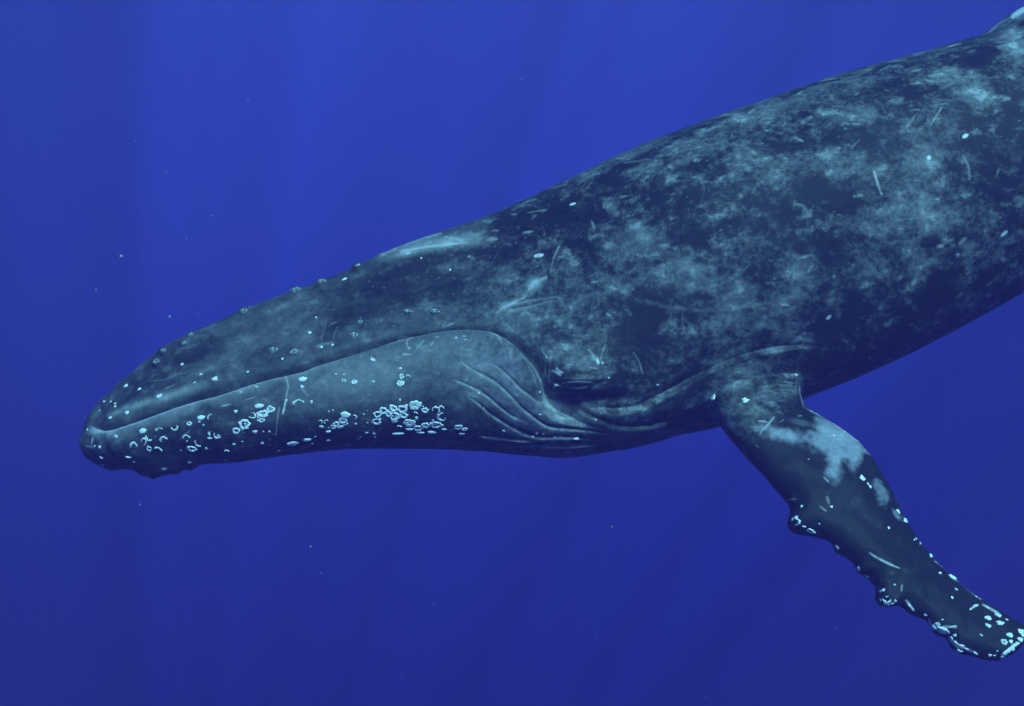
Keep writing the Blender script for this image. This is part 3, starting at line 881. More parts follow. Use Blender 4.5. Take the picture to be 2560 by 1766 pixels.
pg = np.maximum(pg, poly_mask('E', [(1080, 430), (1200, 480), (1330, 565), (1460, 670), (1560, 775), (1480, 745), (1440, 760), (1400, 815), (1370, 870), (1335, 800), (1290, 815), (1275, 870), (1245, 945),
                                    (1200, 900), (1212, 810), (1160, 745), (1060, 690), (950, 650), (850, 640), (740, 602), (720, 545), (860, 590), (1000, 600), (1075, 560), (1110, 500)], 14, 12) * .8 * flip)
pg = np.maximum(pg, poly_mask('E', [(1555, 940), (1600, 985), (1650, 1060), (1700, 1100), (1660, 1160), (1600, 1110), (1560, 1030)], 7, 12) * .45 * flip)
pg = np.maximum(pg, poly_mask('E', [(640, 520), (720, 500), (760, 560), (800, 620), (700, 600)], 14, 14) * .25)
pg = np.maximum(pg, poly_mask('F', [(1150, 60), (1200, 70), (1250, 130), (1290, 190), (1250, 190), (1170, 120)], 5, 8) * .6 * flip)
for (k, x, y, r1_, r2_, ro, am) in [('B', 1480, 405, 46, 40, -20, .5), ('B', 1300, 548, 34, 26, 0, .35), ('C', 1470, 520, 90, 50, 0, .10), ('E', 450, 215, 80, 45, -20, .2), ('E', 960, 500, 90, 26, 10, .22),
                                    ('D', 1720, 825, 60, 22, -10, .4), ('G', 2290, 90, 50, 40, -40, .7), ('V', 1150, 850, 90, 60, 30, .22), ('V', 1235, 935, 90, 45, 30, .22), ('V', 1050, 770, 80, 20, -4, .16), ('B', 700, 140, 140, 26, -20, .30), ('C', 340, 300, 80, 40, 0, .18)]:
    pg = np.maximum(pg, bump(k, x, y, r1_, r2_, ro, am, 1.6, 'all'))

reg[I] = rg; wht[I] = wh; amp_[I] = nz_; pig[I] = pg

# ------------------------------------------------------------------ skin material
skin, nt, N, Lk, bs = node_mat('whale_skin')
at = N.new('ShaderNodeAttribute'); at.attribute_name = 'pigment_and_light'
tc = N.new('ShaderNodeTexCoord')
sepc = N.new('ShaderNodeSeparateColor')
Lk.new(at.outputs['Color'], sepc.inputs[0])


def noise(scale, det, rough, dist=0.0, vec=None, lac=2.0):
    n = N.new('ShaderNodeTexNoise')
    n.inputs['Scale'].default_value = scale; n.inputs['Detail'].default_value = det
    n.inputs['Roughness'].default_value = rough; n.inputs['Distortion'].default_value = dist
    Lk.new(vec if vec is not None else tc.outputs['Object'], n.inputs['Vector'])
    return n.outputs[0]


def math_(op, a, b=None, c=None, clamp=False):
    n = N.new('ShaderNodeMath'); n.operation = op; n.use_clamp = clamp
    for i, v in enumerate((a, b, c)):
        if v is None: continue
        if isinstance(v, (int, float)): n.inputs[i].default_value = v
        else: Lk.new(v, n.inputs[i])
    return n.outputs[0]


mp = N.new('ShaderNodeMapping')
mp.inputs['Rotation'].default_value = (0, R(20), 0)
mp.inputs['Scale'].default_value = (0.8, 1, 1.15)
Lk.new(tc.outputs['Object'], mp.inputs['Vector'])
nA = noise(5.0, 5, .60, .25, mp.outputs[0])
nB = noise(14.0, 5, .64, .15, mp.outputs[0])
nC = noise(34.0, 5, .72)
nD = noise(110.0, 3, .7)


def remap(x, a, b, c, d):
    n = N.new('ShaderNodeMapRange'); n.interpolation_type = 'SMOOTHSTEP'
    Lk.new(x, n.inputs[0])
    for i, v in enumerate((a, b, c, d)): n.inputs[i + 1].default_value = v
    return n.outputs[0]


blot = remap(math_('ADD', nA, math_('ADD', math_('MULTIPLY', math_('SUBTRACT', nB, .5), .45), math_('MULTIPLY', math_('SUBTRACT', nC, .5), .28))), .33, .66, -.21, .09)
spot = remap(math_('ADD', nB, math_('MULTIPLY', math_('SUBTRACT', nA, .5), .5)), .57, .73, 0, .30)
mix1 = math_('ADD', blot, spot)
mix1 = math_('ADD', mix1, math_('MULTIPLY', math_('SUBTRACT', nB, .5), .55))
mix1 = math_('ADD', mix1, math_('MULTIPLY', math_('SUBTRACT', nC, .5), .72))
mix1 = math_('MULTIPLY', mix1, sepc.outputs[2])
val = math_('ADD', sepc.outputs[0], mix1)
val = math_('ADD', val, math_('MULTIPLY', math_('SUBTRACT', nD, .5), .16), clamp=True)
ramp = N.new('ShaderNodeValToRGB')
cr = ramp.color_ramp
cr.elements[0].position = 0.0; cr.elements[0].color = (.008, .009, .011, 1)
cr.elements[1].position = 1.0; cr.elements[1].color = (.36, .38, .38, 1)
for p_, c_ in ((.14, (.021, .024, .024)), (.34, (.074, .082, .078)), (.58, (.152, .168, .158)), (.8, (.25, .275, .25))):
    e_ = cr.elements.new(p_); e_.color = (*c_, 1)
Lk.new(val, ramp.inputs[0])
mxp = N.new('ShaderNodeMix'); mxp.data_type = 'RGBA'
Lk.new(math_('MULTIPLY', at.outputs['Alpha'], math_('ADD', -.25, math_('MULTIPLY', math_('ADD', nB, nC), 1.05)), clamp=True), mxp.inputs[0])
Lk.new(ramp.outputs[0], mxp.inputs[6])
mxp.inputs[7].default_value = (.38, .41, .44, 1)
mxw = N.new('ShaderNodeMix'); mxw.data_type = 'RGBA'
Lk.new(math_('MULTIPLY', sepc.outputs[1], math_('ADD', .65, math_('MULTIPLY', nC, .65)), clamp=True), mxw.inputs[0])
Lk.new(mxp.outputs[2], mxw.inputs[6])
mxw.inputs[7].default_value = (.78, .80, .74, 1)
Lk.new(mxw.outputs[2], bs.inputs['Base Color'])
bs.inputs['Roughness'].default_value = .58
bs.inputs['Specular IOR Level'].default_value = .14
bp = N.new('ShaderNodeBump'); bp.inputs['Strength'].default_value = .35; bp.inputs['Distance'].default_value = .006
hsum = math_('ADD', math_('MULTIPLY', nC, .7), math_('MULTIPLY', nD, .35))
hsum = math_('ADD', hsum, math_('MULTIPLY', sepc.outputs[1], .5))
Lk.new(hsum, bp.inputs['Height'])
Lk.new(bp.outputs[0], bs.inputs['Normal'])

# ------------------------------------------------------------------ the finished body mesh
me = bpy.data.meshes.new('body')
nq = len(Qa); ngl = [len(g_) for g_ in ngons]
loops = np.concatenate([Qa.ravel(), np.array([v for g_ in ngons for v in g_], int)])
tot = np.concatenate([np.full(nq, 4), np.array(ngl, int)])
start = np.concatenate([[0], np.cumsum(tot)[:-1]])
me.vertices.add(len(P)); me.vertices.foreach_set('co', P.astype(np.float32).ravel())
me.loops.add(len(loops)); me.loops.foreach_set('vertex_index', loops.astype(np.int32))
me.polygons.add(len(tot)); me.polygons.foreach_set('loop_start', start.astype(np.int32))
me.polygons.foreach_set('loop_total', tot.astype(np.int32))
me.update(calc_edges=True)
ca = me.color_attributes.new('pigment_and_light', 'FLOAT_COLOR', 'POINT')
ca.data.foreach_set('color', np.stack([np.clip(reg, 0, 1), np.clip(wht, 0, 1), amp_, np.clip(pig, 0, 1)], 1).astype(np.float32).ravel())
body = link('body', me, skin, whale)
bpy.context.view_layer.update()
print('body verts', len(P))

# ------------------------------------------------------------------ eye
CAM = Vector((0, -DIST, 0))


def hit_at(pxy):
    w_ = Vector(wpos(np.array(pxy), 0.0))
    dr_ = (w_ - CAM).normalized()
    ok, loc, nor, _ = body.ray_cast(CAM, dr_)
    if not ok:
        ok, loc, nor, _ = body.closest_point_on_mesh(w_ if pxy[0] < 1750 else Vector(wpos(np.array(pxy), -1.1)))
    return loc, nor.normalized()


def place(o, pxy, r_m, asp=1.0, ang=0.0, lift=0.0, hscale=None):
    """sit a part on the skin, its z axis along the skin's normal"""
    loc, n = hit_at(pxy)
    xa = Vector((math.cos(R(ang)), 0, -math.sin(R(ang))))
    xa = (xa - n * xa.dot(n))
    if xa.length < 1e-3: xa = n.orthogonal()
    xa.normalize()
    ya = n.cross(xa)
    m = Matrix((xa, ya, n)).transposed().to_4x4()
    m.translation = loc + n * lift
    sc = Matrix.Diagonal((r_m, r_m * asp, hscale if hscale else r_m, 1))
    o.matrix_world = m @ sc


def sphere_mesh(name, nu=20, nv_=12, squash=1.0):
    V, F = [(0, 0, squash)], []
    for i in range(1, nv_):
        a_ = math.pi * i / nv_
        for k in range(nu):
            b_ = 2 * math.pi * k / nu
            V.append((math.sin(a_) * math.cos(b_), math.sin(a_) * math.sin(b_), squash * math.cos(a_)))
    V.append((0, 0, -squash))
    for k in range(nu):
        F.append((0, 1 + k, 1 + (k + 1) % nu))
    for i in range(nv_ - 2):
        for k in range(nu):
            F.append((1 + i * nu + k, 1 + (i + 1) * nu + k, 1 + (i + 1) * nu + (k + 1) % nu, 1 + i * nu + (k + 1) % nu))
    L0 = 1 + (nv_ - 2) * nu
    for k in range(nu):
        F.append((L0 + k, len(V) - 1, L0 + (k + 1) % nu))
    return new_mesh(name, V, F)


eye_m, _, _, _, eb = node_mat('whale_eye')
eb.inputs['Base Color'].default_value = (.02, .024, .028, 1)
eb.inputs['Roughness'].default_value = .08
eye = link('eye', sphere_mesh('eye', 32, 20), eye_m, whale)
place(eye, fr('C', [(1262, 646)])[0], .085, .26, 3, -.002, .022)
eye['label'] = 'dark oval eye between wrinkled lids'


def lid(name, pts, rad, lift):
    """a fleshy rim laid along the skin"""
    c = spline(fr('C', pts), n=26)
    V, F = [], []
    m = 10
    L_ = [hit_at(p_) for p_ in c]
    for i, (loc, n) in enumerate(L_):
        a_, b_ = L_[max(i - 1, 0)][0], L_[min(i + 1, len(L_) - 1)][0]
        tdir = (b_ - a_).normalized(); s_ = tdir.cross(n).normalized(); n_ = s_.cross(tdir)
        rr = rad * math.sin(math.pi * min(max(i / (len(c) - 1), .03), .97)) ** .6
        for k in range(m):
            q = 2 * math.pi * k / m
            V.append(loc + n_ * (lift + math.sin(q) * rr * .7) + s_ * math.cos(q) * rr)
    for i in range(len(c) - 1):
        for k in range(m):
            F.append((i * m + k, i * m + (k + 1) % m, (i + 1) * m + (k + 1) % m, (i + 1) * m + k))
    F.append(tuple(range(m))); F.append(tuple((len(c) - 1) * m + k for k in range(m - 1, -1, -1)))
    o = link(name, new_mesh(name, V, F), None, whale)
    o.data.materials.append(lid_m)
    return o


lid_m, nt3, N3, L3, lb = node_mat('eyelid_skin')
lb.inputs['Base Color'].default_value = (.085, .093, .095, 1)
lb.inputs['Roughness'].default_value = .55
lb.inputs['Specular IOR Level'].default_value = .2
lid('upper_eyelid', [(1110, 645), (1160, 634), (1220, 630), (1290, 630), (1350, 632), (1400, 636)], .012, .006)
lid('lower_eyelid', [(1110, 645), (1170, 668), (1240, 682), (1310, 676), (1370, 656), (1405, 628)], .011, .006)

# ------------------------------------------------------------------ barnacles, their scars, and tubercles
shell, nt4, N4, L4, sb = node_mat('barnacle_shell')
t4 = N4.new('ShaderNodeTexCoord'); n4 = N4.new('ShaderNodeTexNoise'); n4.inputs['Scale'].default_value = 3.5; n4.inputs['Detail'].default_value = 5
r4 = N4.new('ShaderNodeValToRGB')
r4.color_ramp.elements[0].position = .32; r4.color_ramp.elements[0].color = (.58, .62, .56, 1)
r4.color_ramp.elements[1].position = .62; r4.color_ramp.elements[1].color = (.88, .90, .82, 1)
L4.new(t4.outputs['Object'], n4.inputs['Vector']); L4.new(n4.outputs[0], r4.inputs[0]); L4.new(r4.outputs[0], sb.inputs['Base Color'])
sb.inputs['Roughness'].default_value = .8
knob, nt5, N5, L5, kb = node_mat('tubercle_skin')
t5 = N5.new('ShaderNodeTexCoord'); n5 = N5.new('ShaderNodeTexNoise'); n5.inputs['Scale'].default_value = 1.6; n5.inputs['Detail'].default_value = 6
oi = N5.new('ShaderNodeObjectInfo'); ad = N5.new('ShaderNodeVectorMath'); ad.operation = 'ADD'
L5.new(t5.outputs['Object'], ad.inputs[0]); L5.new(oi.outputs['Random'], ad.inputs[1])
L5.new(ad.outputs[0], n5.inputs['Vector'])
r5 = N5.new('ShaderNodeValToRGB')
r5.color_ramp.elements[0].position = .40; r5.color_ramp.elements[0].color = (.07, .08, .08, 1)
r5.color_ramp.elements[1].position = .62; r5.color_ramp.elements[1].color = (.45, .50, .46, 1)
L5.new(n5.outputs[0], r5.inputs[0]); L5.new(r5.outputs[0], kb.inputs['Base Color'])
kb.inputs['Roughness'].default_value = .6; kb.inputs['Specular IOR Level'].default_value = .2


def ring_mesh(seed, a0=0.0, a1=360.0, width=.26, h=.22):
    """a ring of shell plates, with ragged edges"""
    r_ = random.Random(seed)
    n = 30
    full = a1 - a0 >= 359
    V, F = [], []
    segs = n if full else n + 1
    ph = [r_.uniform(0, 6.28) for _ in range(4)]
    for i in range(segs):
        f = i / n
        a_ = R(a0 + (a1 - a0) * f)
        wv_ = 1 + .10 * math.sin(3 * a_ + ph[0]) + .08 * math.sin(7 * a_ + ph[1])
        wd = width * (1 + .45 * math.sin(5 * a_ + ph[2]) * .6 + .35 * r_.uniform(-1, 1))
        if not full:
            wd *= max(.15, math.sin(math.pi * min(max(f, .02), .98)) ** .6)
        wd *= 1 + .35 * (abs(math.sin(4 * a_ + ph[3])) - .6)
        hh = h * (1 + .6 * r_.uniform(-1, 1))
        prof = [(-.55, -.06), (-.40, .55), (0, 1.0), (.42, .60), (.6, -.06)]
        for (q, z) in prof:
            rr = wv_ * (1 - width) + q * wd
            V.append((rr * math.cos(a_), rr * math.sin(a_), z * hh if z > 0 else -.10))
    m = 5
    for i in range(segs if full else segs - 1):
        j = (i + 1) % segs
        for k in range(m - 1):
            F.append((i * m + k, j * m + k, j * m + k + 1, i * m + k + 1))
    return new_mesh('barnacle', V, F)


def cap_mesh(seed, name='barnacle', h=.4, rough=.12, lobes=8):
    r_ = random.Random(seed)
    V, F = [(0, 0, h * .85)], []
    nu, nr = 18, 5
    ph = [r_.uniform(0, 6.28) for _ in range(3)]
    for i in range(1, nr + 1):
        f = i / nr
        for k in range(nu):
            a_ = 2 * math.pi * k / nu
            e_ = 1 + rough * math.sin(lobes * a_ + ph[0]) * f + rough * .9 * math.sin(3 * a_ + ph[1]) * f
            z = h * math.sqrt(max(0, 1 - f * f)) * (1 + rough * 1.5 * r_.uniform(-1, 1)) if i < nr else -.12
            V.append((f * e_ * math.cos(a_), f * e_ * math.sin(a_), z))
    for k in range(nu):
        F.append((0, 1 + k, 1 + (k + 1) % nu))
    for i in range(nr - 1):
        for k in range(nu):
            F.append((1 + i * nu + k, 1 + (i + 1) * nu + k, 1 + (i + 1) * nu + (k + 1) % nu, 1 + i * nu + (k + 1) % nu))
    return new_mesh(name, V, F)


def with_core(me_, seed):
    """the plates that close the opening of some shells"""
    r_ = random.Random(seed)
    V = [tuple(v.co) for v in me_.vertices]; F = [tuple(p.vertices) for p in me_.polygons]
    for q in range(5):
        a_ = 2 * math.pi * q / 5 + r_.uniform(-.3, .3); rr = r_.uniform(.18, .42); w_ = r_.uniform(.10, .20); o_ = len(V)
        ca, sa = math.cos(a_), math.sin(a_)
        for (u_, v_, z_) in ((-1, -.5, -.05), (1, -.4, -.05), (1, .5, -.05), (-1, .4, -.05), (-.5, 0, .16), (.5, .1, .16)):
            x_, y_ = rr + u_ * w_, v_ * w_
            V.append((x_ * ca - y_ * sa, x_ * sa + y_ * ca, z_))
        F += [(o_, o_ + 1, o_ + 5, o_ + 4), (o_ + 1, o_ + 2, o_ + 5), (o_ + 2, o_ + 3, o_ + 4, o_ + 5), (o_ + 3, o_, o_ + 4)]
    return new_mesh('barnacle', V, F)


rings = [ring_mesh(s_, width=w_) for s_, w_ in ((1, .40), (2, .46), (3, .36), (4, .42))]
rings += [with_core(rings[q], 50 + q) for q in (0, 1, 2)] + [ring_mesh(7, 20, 350, width=.34)]
arcs = [ring_mesh(s_, 0, a_, width=w_) for s_, a_, w_ in ((11, 230, .36), (12, 170, .32), (13, 280, .34))]
caps = [cap_mesh(s_, rough=q_, lobes=l_) for s_, q_, l_ in ((21, .14, 7), (22, .18, 5), (23, .18, 9), (24, .16, 4))]
flat = [cap_mesh(s_, h=.16, rough=.08, lobes=5) for s_ in (31, 32)]
knobs = [cap_mesh(s_, name='tubercle', h=.55, rough=.05, lobes=4) for s_ in (41, 42)]
for m_ in rings + arcs + caps + flat:
    m_.materials.append(shell)
for m_ in knobs:
    m_.materials.append(knob)

# kind: r ring, c open ring, d small round barnacle, o flat broad one, t tubercle;  x, y, radius in the frame's pixels, aspect, tilt
BARN = {
    'A': [('d', 350, 740, 16, .7, -20), ('d', 390, 757, 16, .7, -20), ('d', 390, 783, 18, .7, -20), ('d', 485, 597, 28, .6, -30), ('d', 610, 627, 26, .7, -25), ('d', 785, 692, 36, .65, -30),
          ('d', 497, 838, 26, .8, 0), ('d', 345, 885, 20, .9, 0), ('d', 995, 402, 20, .8, 0), ('d', 1165, 493, 20, .6, 0), ('d', 1108, 567, 18, .4, -20), ('d', 1290, 535, 34, .75, -20),
          ('d', 250, 820, 12, .8, 0), ('d', 290, 738, 16, .8, 0), ('t', 760, 380, 32, .8, -30), ('t', 822, 275, 26, .8, -30), ('t', 1015, 210, 26, .8, -30), ('t', 1075, 132, 26, .8, -30),
          ('t', 1815, 272, 44, .6, -15), ('d', 1808, 270, 22, .6, -10), ('t', 2010, 292, 44, .65, -20), ('d', 2000, 290, 26, .6, -20), ('d', 1902, 352, 14, 1, 0), ('d', 2148, 115, 16, .9, 0),
          ('d', 2255, 243, 14, .8, 0), ('d', 1585, 470, 10, 1, 0), ('d', 400, 1055, 24, .8, 0), ('o', 640, 1005, 42, .7, -8), ('d', 138, 992, 16, .9, 0), ('d', 250, 1150, 24, .8, 0),
          ('d', 206, 1140, 10, 1, 0), ('d', 266, 1248, 24, .8, 20), ('d', 275, 1315, 22, .8, 30), ('d', 510, 1240, 34, .3, 5), ('d', 1480, 828, 22, .8, 0), ('o', 1690, 780, 50, .5, -6),
          ('o', 1165, 885, 42, .6, -8), ('d', 1465, 1125, 19, .8, -20), ('d', 1540, 1100, 12, .6, 0), ('d', 1720, 1115, 20, .8, -40), ('d', 1870, 1183, 20, .6, 0), ('d', 1215, 1163, 16, 1, 0),
          ('d', 1655, 1012, 30, .7, -10), ('d', 1937, 728, 15, 1, 0), ('o', 2085, 538, 46, .6, -5), ('d', 2080, 603, 24, .7, 20), ('d', 1525, 655, 16, .6, -10), ('d', 1668, 607, 18, .6, 15),
          ('d', 1395, 1265, 22, .4, 0), ('o', 1995, 1118, 46, .55, -25), ('r', 1995, 1118, 50, .55, -25), ('o', 2125, 1085, 34, .5, -15), ('r', 2125, 1085, 40, .5, -15), ('d', 1785, 1010, 15, .8, 40),
          ('d', 2165, 740, 14, 1.3, 0), ('d', 1188, 950, 10, 1, 0), ('d', 985, 1180, 9, .8, 0), ('d', 1040, 1095, 7, 1, 0),
          ('r', 1560, 945, 54, .85, -20), ('r', 1485, 1003, 38, .85, -20), ('r', 1795, 808, 42, .75, 10), ('r', 1725, 850, 60, .6, -5), ('c', 1630, 865, 40, .7, 170), ('c', 925, 972, 42, .7, 180),
          ('c', 1250, 880, 36, .7, -60), ('r', 1060, 938, 26, .8, 0), ('c', 560, 1138, 44, .8, 10), ('c', 700, 1058, 48, .8, 200), ('c', 650, 1100, 40, .7, 100), ('c', 830, 1082, 48, .6, -10),
          ('c', 778, 1178, 50, .65, 20), ('r', 700, 1163, 30, .8, 0), ('c', 1035, 1062, 44, .55, 0), ('c', 1145, 1115, 48, .75, -120), ('r', 1085, 1165, 44, .7, 0), ('c', 1312, 1042, 42, .8, -130),
          ('d', 1240, 1030, 16, 1.6, 0), ('d', 1245, 1070, 28, .5, 0), ('c', 790, 992, 44, .4, 0), ('d', 1690, 910, 22, .7, 0), ('r', 1715, 908, 32, .6, 0), ('c', 2050, 750, 64, .45, 0),
          ('c', 1400, 1188, 30, .6, 0), ('d', 1150, 922, 18, .4, 0), ('d', 560, 1285, 12, .8, 0),
          ('t', 835, 1350, 26, .7, 0), ('t', 1065, 1290, 20, .7, -10), ('d', 330, 1352, 10, .6, 10), ('d', 705, 1190, 6, 1, 0), ('d', 1730, 1010, 7, 1, 0), ('d', 940, 1000, 8, .6, 0)],
    'L': [('r', 1035, 660, 50, .85, -30), ('r', 1045, 585, 40, .8, -20), ('r', 1110, 545, 44, .8, 0), ('r', 1165, 578, 36, .9, 0), ('r', 1215, 520, 44, .8, 30), ('r', 1225, 605, 52, .9, 0),
          ('o', 1225, 655, 38, .7, 0), ('r', 1310, 530, 50, .8, -10), ('r', 1325, 595, 42, .75, 0), ('d', 1352, 492, 24, .9, 0), ('r', 1450, 488, 62, .75, -20), ('r', 1450, 488, 34, .7, 0),
          ('r', 1553, 540, 36, .85, 0), ('c', 1670, 545, 50, .8, 90), ('c', 1730, 520, 34, .8, 0), ('r', 1385, 675, 62, .7, -5), ('r', 1385, 678, 34, .7, 0), ('d', 1462, 625, 22, 1.3, 0), ('c', 1455, 580, 24, 1, 0),
          ('r', 1480, 730, 56, .6, -10), ('r', 1560, 700, 42, .8, 0), ('r', 1672, 695, 62, .6, -10), ('c', 1735, 610, 54, .8, -70), ('o', 1385, 742, 46, .4, 0), ('o', 1265, 790, 72, .24, -12),
          ('o', 1630, 775, 54, .4, 0), ('o', 1500, 775, 50, .25, 0), ('r', 1910, 720, 44, .6, -25), ('r', 1980, 740, 30, .6, -20), ('o', 1950, 790, 38, .4, -15), ('o', 700, 592, 60, .72, -5),
          ('r', 675, 650, 44, .7, 0), ('r', 600, 690, 42, .7, -30), ('r', 650, 690, 34, .8, 0), ('r', 700, 680, 26, .8, 0), ('o', 520, 768, 34, .5, -25), ('o', 575, 730, 32, .5, -25), ('o', 650, 718, 44, .25, -20),
          ('c', 800, 612, 26, .9, 90), ('d', 812, 685, 18, .8, 0), ('d', 932, 780, 22, .6, -20), ('d', 860, 827, 14, .5, -10), ('d', 838, 850, 14, .5, -10), ('d', 445, 715, 32, .7, 10),
          ('c', 495, 660, 34, .5, -40), ('c', 430, 665, 24, 1.1, 60), ('d', 523, 552, 11, .8, 0), ('d', 566, 539, 10, .8, 0), ('d', 1008, 790, 22, .9, 40), ('d', 1018, 828, 16, 1.3, 0),
          ('d', 1287, 92, 24, .65, 0), ('r', 1290, 252, 40, .75, 0), ('d', 1290, 250, 20, .6, 0), ('r', 1302, 178, 20, 1.4, 0), ('c', 1370, 190, 28, 1, 0), ('r', 795, 238, 30, .8, 0), ('d', 795, 238, 18, .6, 0),
          ('r', 685, 222, 20, .9, 0), ('d', 1000, 232, 22, .5, 0), ('d', 600, 152, 14, .8, 0), ('d', 686, 155, 8, .8, 0), ('d', 1286, 428, 14, 1.3, 0), ('d', 898, 582, 8, 1, 0), ('d', 937, 675, 7, 1, 0),
          ('c', 1760, 745, 30, .4, 0), ('c', 520, 865, 22, .8, 0), ('d', 380, 822, 8, .7, 0), ('d', 345, 895, 14, .4, 10), ('d', 2130, 360, 10, .7, 0), ('c', 1280, 715, 30, .4, 0)],
    'K': [('t', 360, 588, 32, .7, -35), ('t', 412, 556, 14, .7, -30), ('t', 790, 412, 42, .65, -30), ('t', 1005, 342, 38, .6, -25), ('t', 1300, 210, 26, .6, -20), ('d', 1195, 326, 30, .45, -28),
          ('t', 1490, 132, 22, .7, -20), ('d', 907, 768, 20, .8, 0), ('t', 1320, 678, 26, .7, 0), ('t', 1270, 790, 36, .75, -10), ('d', 1260, 785, 22, .7, -20), ('t', 1722, 592, 40, .55, 0), ('d', 1722, 590, 20, .3, 0),
          ('t', 1937, 592, 40, .5, 0), ('d', 1937, 590, 22, .3, 10), ('d', 395, 1090, 12, 1, 0), ('d', 960, 640, 10, 1, 0), ('d', 1005, 888, 12, .8, 0), ('d', 1095, 868, 12, 1.2, 20), ('d', 1828, 150, 8, 1, 0),
          ('d', 2067, 247, 7, 1, 0)],
    'C': [('d', 1235, 1148, 30, .5, 0), ('d', 1090, 1128, 24, .4, 0), ('c', 1050, 1140, 24, .6, 0), ('d', 875, 1100, 8, 1, 0), ('d', 840, 1128, 9, 1, 0), ('d', 905, 930, 14, .6, 0), ('c', 900, 730, 16, .9, 0),
          ('c', 345, 745, 20, .6, 0), ('c', 400, 875, 10, 1.2, 0), ('d', 1410, 975, 8, .8, 0), ('d', 1470, 463, 8, 1, 0), ('d', 1527, 597, 9, .8, 0), ('d', 1968, 660, 12, .6, 0), ('c', 575, 1075, 14, .5, 0),
          ('d', 145, 235, 6, 1, 0), ('d', 230, 253, 12, .5, 0), ('d', 935, 1105, 8, .6, 0), ('c', 1050, 668, 24, .5, 0), ('d', 962, 410, 14, .6, 10)],
    'E': [('d', 266, 297, 18, .9, 0), ('r', 266, 300, 24, .9, 0), ('d', 522, 322, 22, .8, 0), ('d', 925, 122, 22, .6, 0), ('d', 1580, 835, 18, 1.4, -35), ('d', 1607, 887, 12, 1.2, 0), ('d', 1025, 793, 8, .8, 0),
          ('d', 1210, 1172, 12, 1, 0), ('d', 1230, 603, 10, .8, 0), ('d', 1320, 575, 8, .8, 0), ('d', 1640, 930, 10, 1.2, 0), ('d', 970, 1168, 8, 1, 0), ('d', 1048, 410, 8, .8, 0)],
    'F': [('c', 312, 190, 24, 1.1, 110), ('d', 318, 152, 15, 1.2, 0), ('d', 386, 236, 17, .9, 20), ('r', 445, 272, 26, .9, 30), ('d', 675, 415, 18, 1.6, -20), ('d', 862, 602, 15, 1, 30), ('d', 942, 672, 18, .4, 25),
          ('d', 1070, 797, 26, .5, 0), ('c', 1112, 862, 30, .8, 180), ('d', 1112, 848, 16, .7, 0), ('d', 1186, 886, 16, 1, 30), ('d', 1105, 915, 24, .6, 0), ('d', 1160, 908, 18, .5, 0), ('d', 1058, 880, 14, .8, 0),
          ('d', 1085, 935, 16, .5, -30), ('d', 1310, 925, 30, .5, 55), ('d', 1335, 958, 18, .6, 55), ('d', 1450, 1010, 18, 1, 0), ('d', 1545, 1085, 24, .6, -20), ('d', 1525, 1122, 22, .9, 40), ('d', 1605, 1132, 34, .5, 25),
          ('d', 1650, 1158, 18, .7, 40), ('d', 1690, 1112, 26, .35, 5), ('d', 1708, 1188, 12, 1, 0), ('d', 1680, 1212, 20, .7, 35), ('d', 1715, 1252, 22, .7, 50), ('d', 1765, 1280, 22, .6, 20),
          ('d', 1748, 1325, 22, .5, 35), ('d', 1812, 1308, 20, .7, 20), ('d', 1888, 1342, 26, .7, 30), ('d', 2015, 1362, 18, .9, 0), ('d', 2055, 1364, 18, .6, 0), ('d', 2125, 1376, 18, .9, 0),
          ('d', 2148, 1345, 22, .9, -45), ('d', 2176, 1322, 22, .8, -45), ('d', 2225, 1275, 24, .8, -40), ('d', 2212, 1302, 16, .9, 0), ('d', 2258, 1256, 18, .8, 0), ('d', 2282, 1222, 22, .9, 0),
          ('d', 2290, 1156, 23, 1, 0), ('d', 2190, 1185, 24, .95, 0), ('r', 2140, 1245, 26, .9, 0), ('d', 2200, 1240, 12, 1, 0), ('d', 2000, 1102, 27, .8, 40), ('d', 2000, 1035, 24, .9, 30), ('d', 2105, 1078, 26, .6, 30),
          ('d', 2162, 1050, 20, .7, 10), ('d', 2085, 1010, 24, .7, 30), ('d', 1990, 945, 28, .55, 35), ('d', 1892, 928, 24, .4, -30), ('d', 1850, 958, 14, .5, -40), ('d', 1895, 850, 20, .5, 35), ('d', 1830, 780, 18, .5, 30),
          ('d', 1770, 718, 24, .45, 30), ('d', 1690, 676, 28, .6, 35), ('d', 1580, 640, 14, .8, 0), ('d', 1592, 575, 30, .5, 20), ('d', 1500, 488, 18, 1.2, 30), ('d', 1405, 378, 12, 1.4, 0), ('d', 1397, 326, 14, .9, 40),
          ('d', 1353, 350, 11, 1, 0), ('d', 1277, 182, 22, 1.2, 20), ('d', 1212, 100, 20, 1.2, -20), ('d', 1720, 785, 22, .6, 30), ('d', 1685, 855, 11, 1, 0), ('d', 1180, 743, 9, .8, 0), ('d', 1130, 245, 9, 1, 0),
          ('d', 625, 60, 12, .9, 0), ('d', 1600, 1050, 9, .8, 0), ('d', 365, 58, 8, 1, 0), ('d', 520, 210, 8, 1, 0), ('d', 1940, 1185, 12, .5, 30), ('d', 2080, 1325, 14, .6, 0), ('d', 2305, 1190, 14, 1, 0)],
}
first = {}
rb = random.Random(33)
for (k, poly, n_) in (('L', [(1020, 640), (1150, 560), (1230, 620), (1320, 570), (1440, 500), (1380, 700), (1500, 730), (1650, 690)], 22), ('L', [(520, 765), (600, 700), (680, 650), (650, 700)], 6),
                      ('A', [(1690, 870), (1560, 960), (1300, 1050), (830, 1110)], 6)):
    for q in range(n_):
        x_, y_ = rb.choice(poly)
        BARN[k].append(('d', x_ + rb.gauss(0, 30), y_ + rb.gauss(0, 20), rb.uniform(9, 19), rb.uniform(.5, 1), rb.uniform(-40, 40)))
print('barnacles', sum(1 for k in BARN for b_ in BARN[k] if b_[0] != 't'))
count = 0
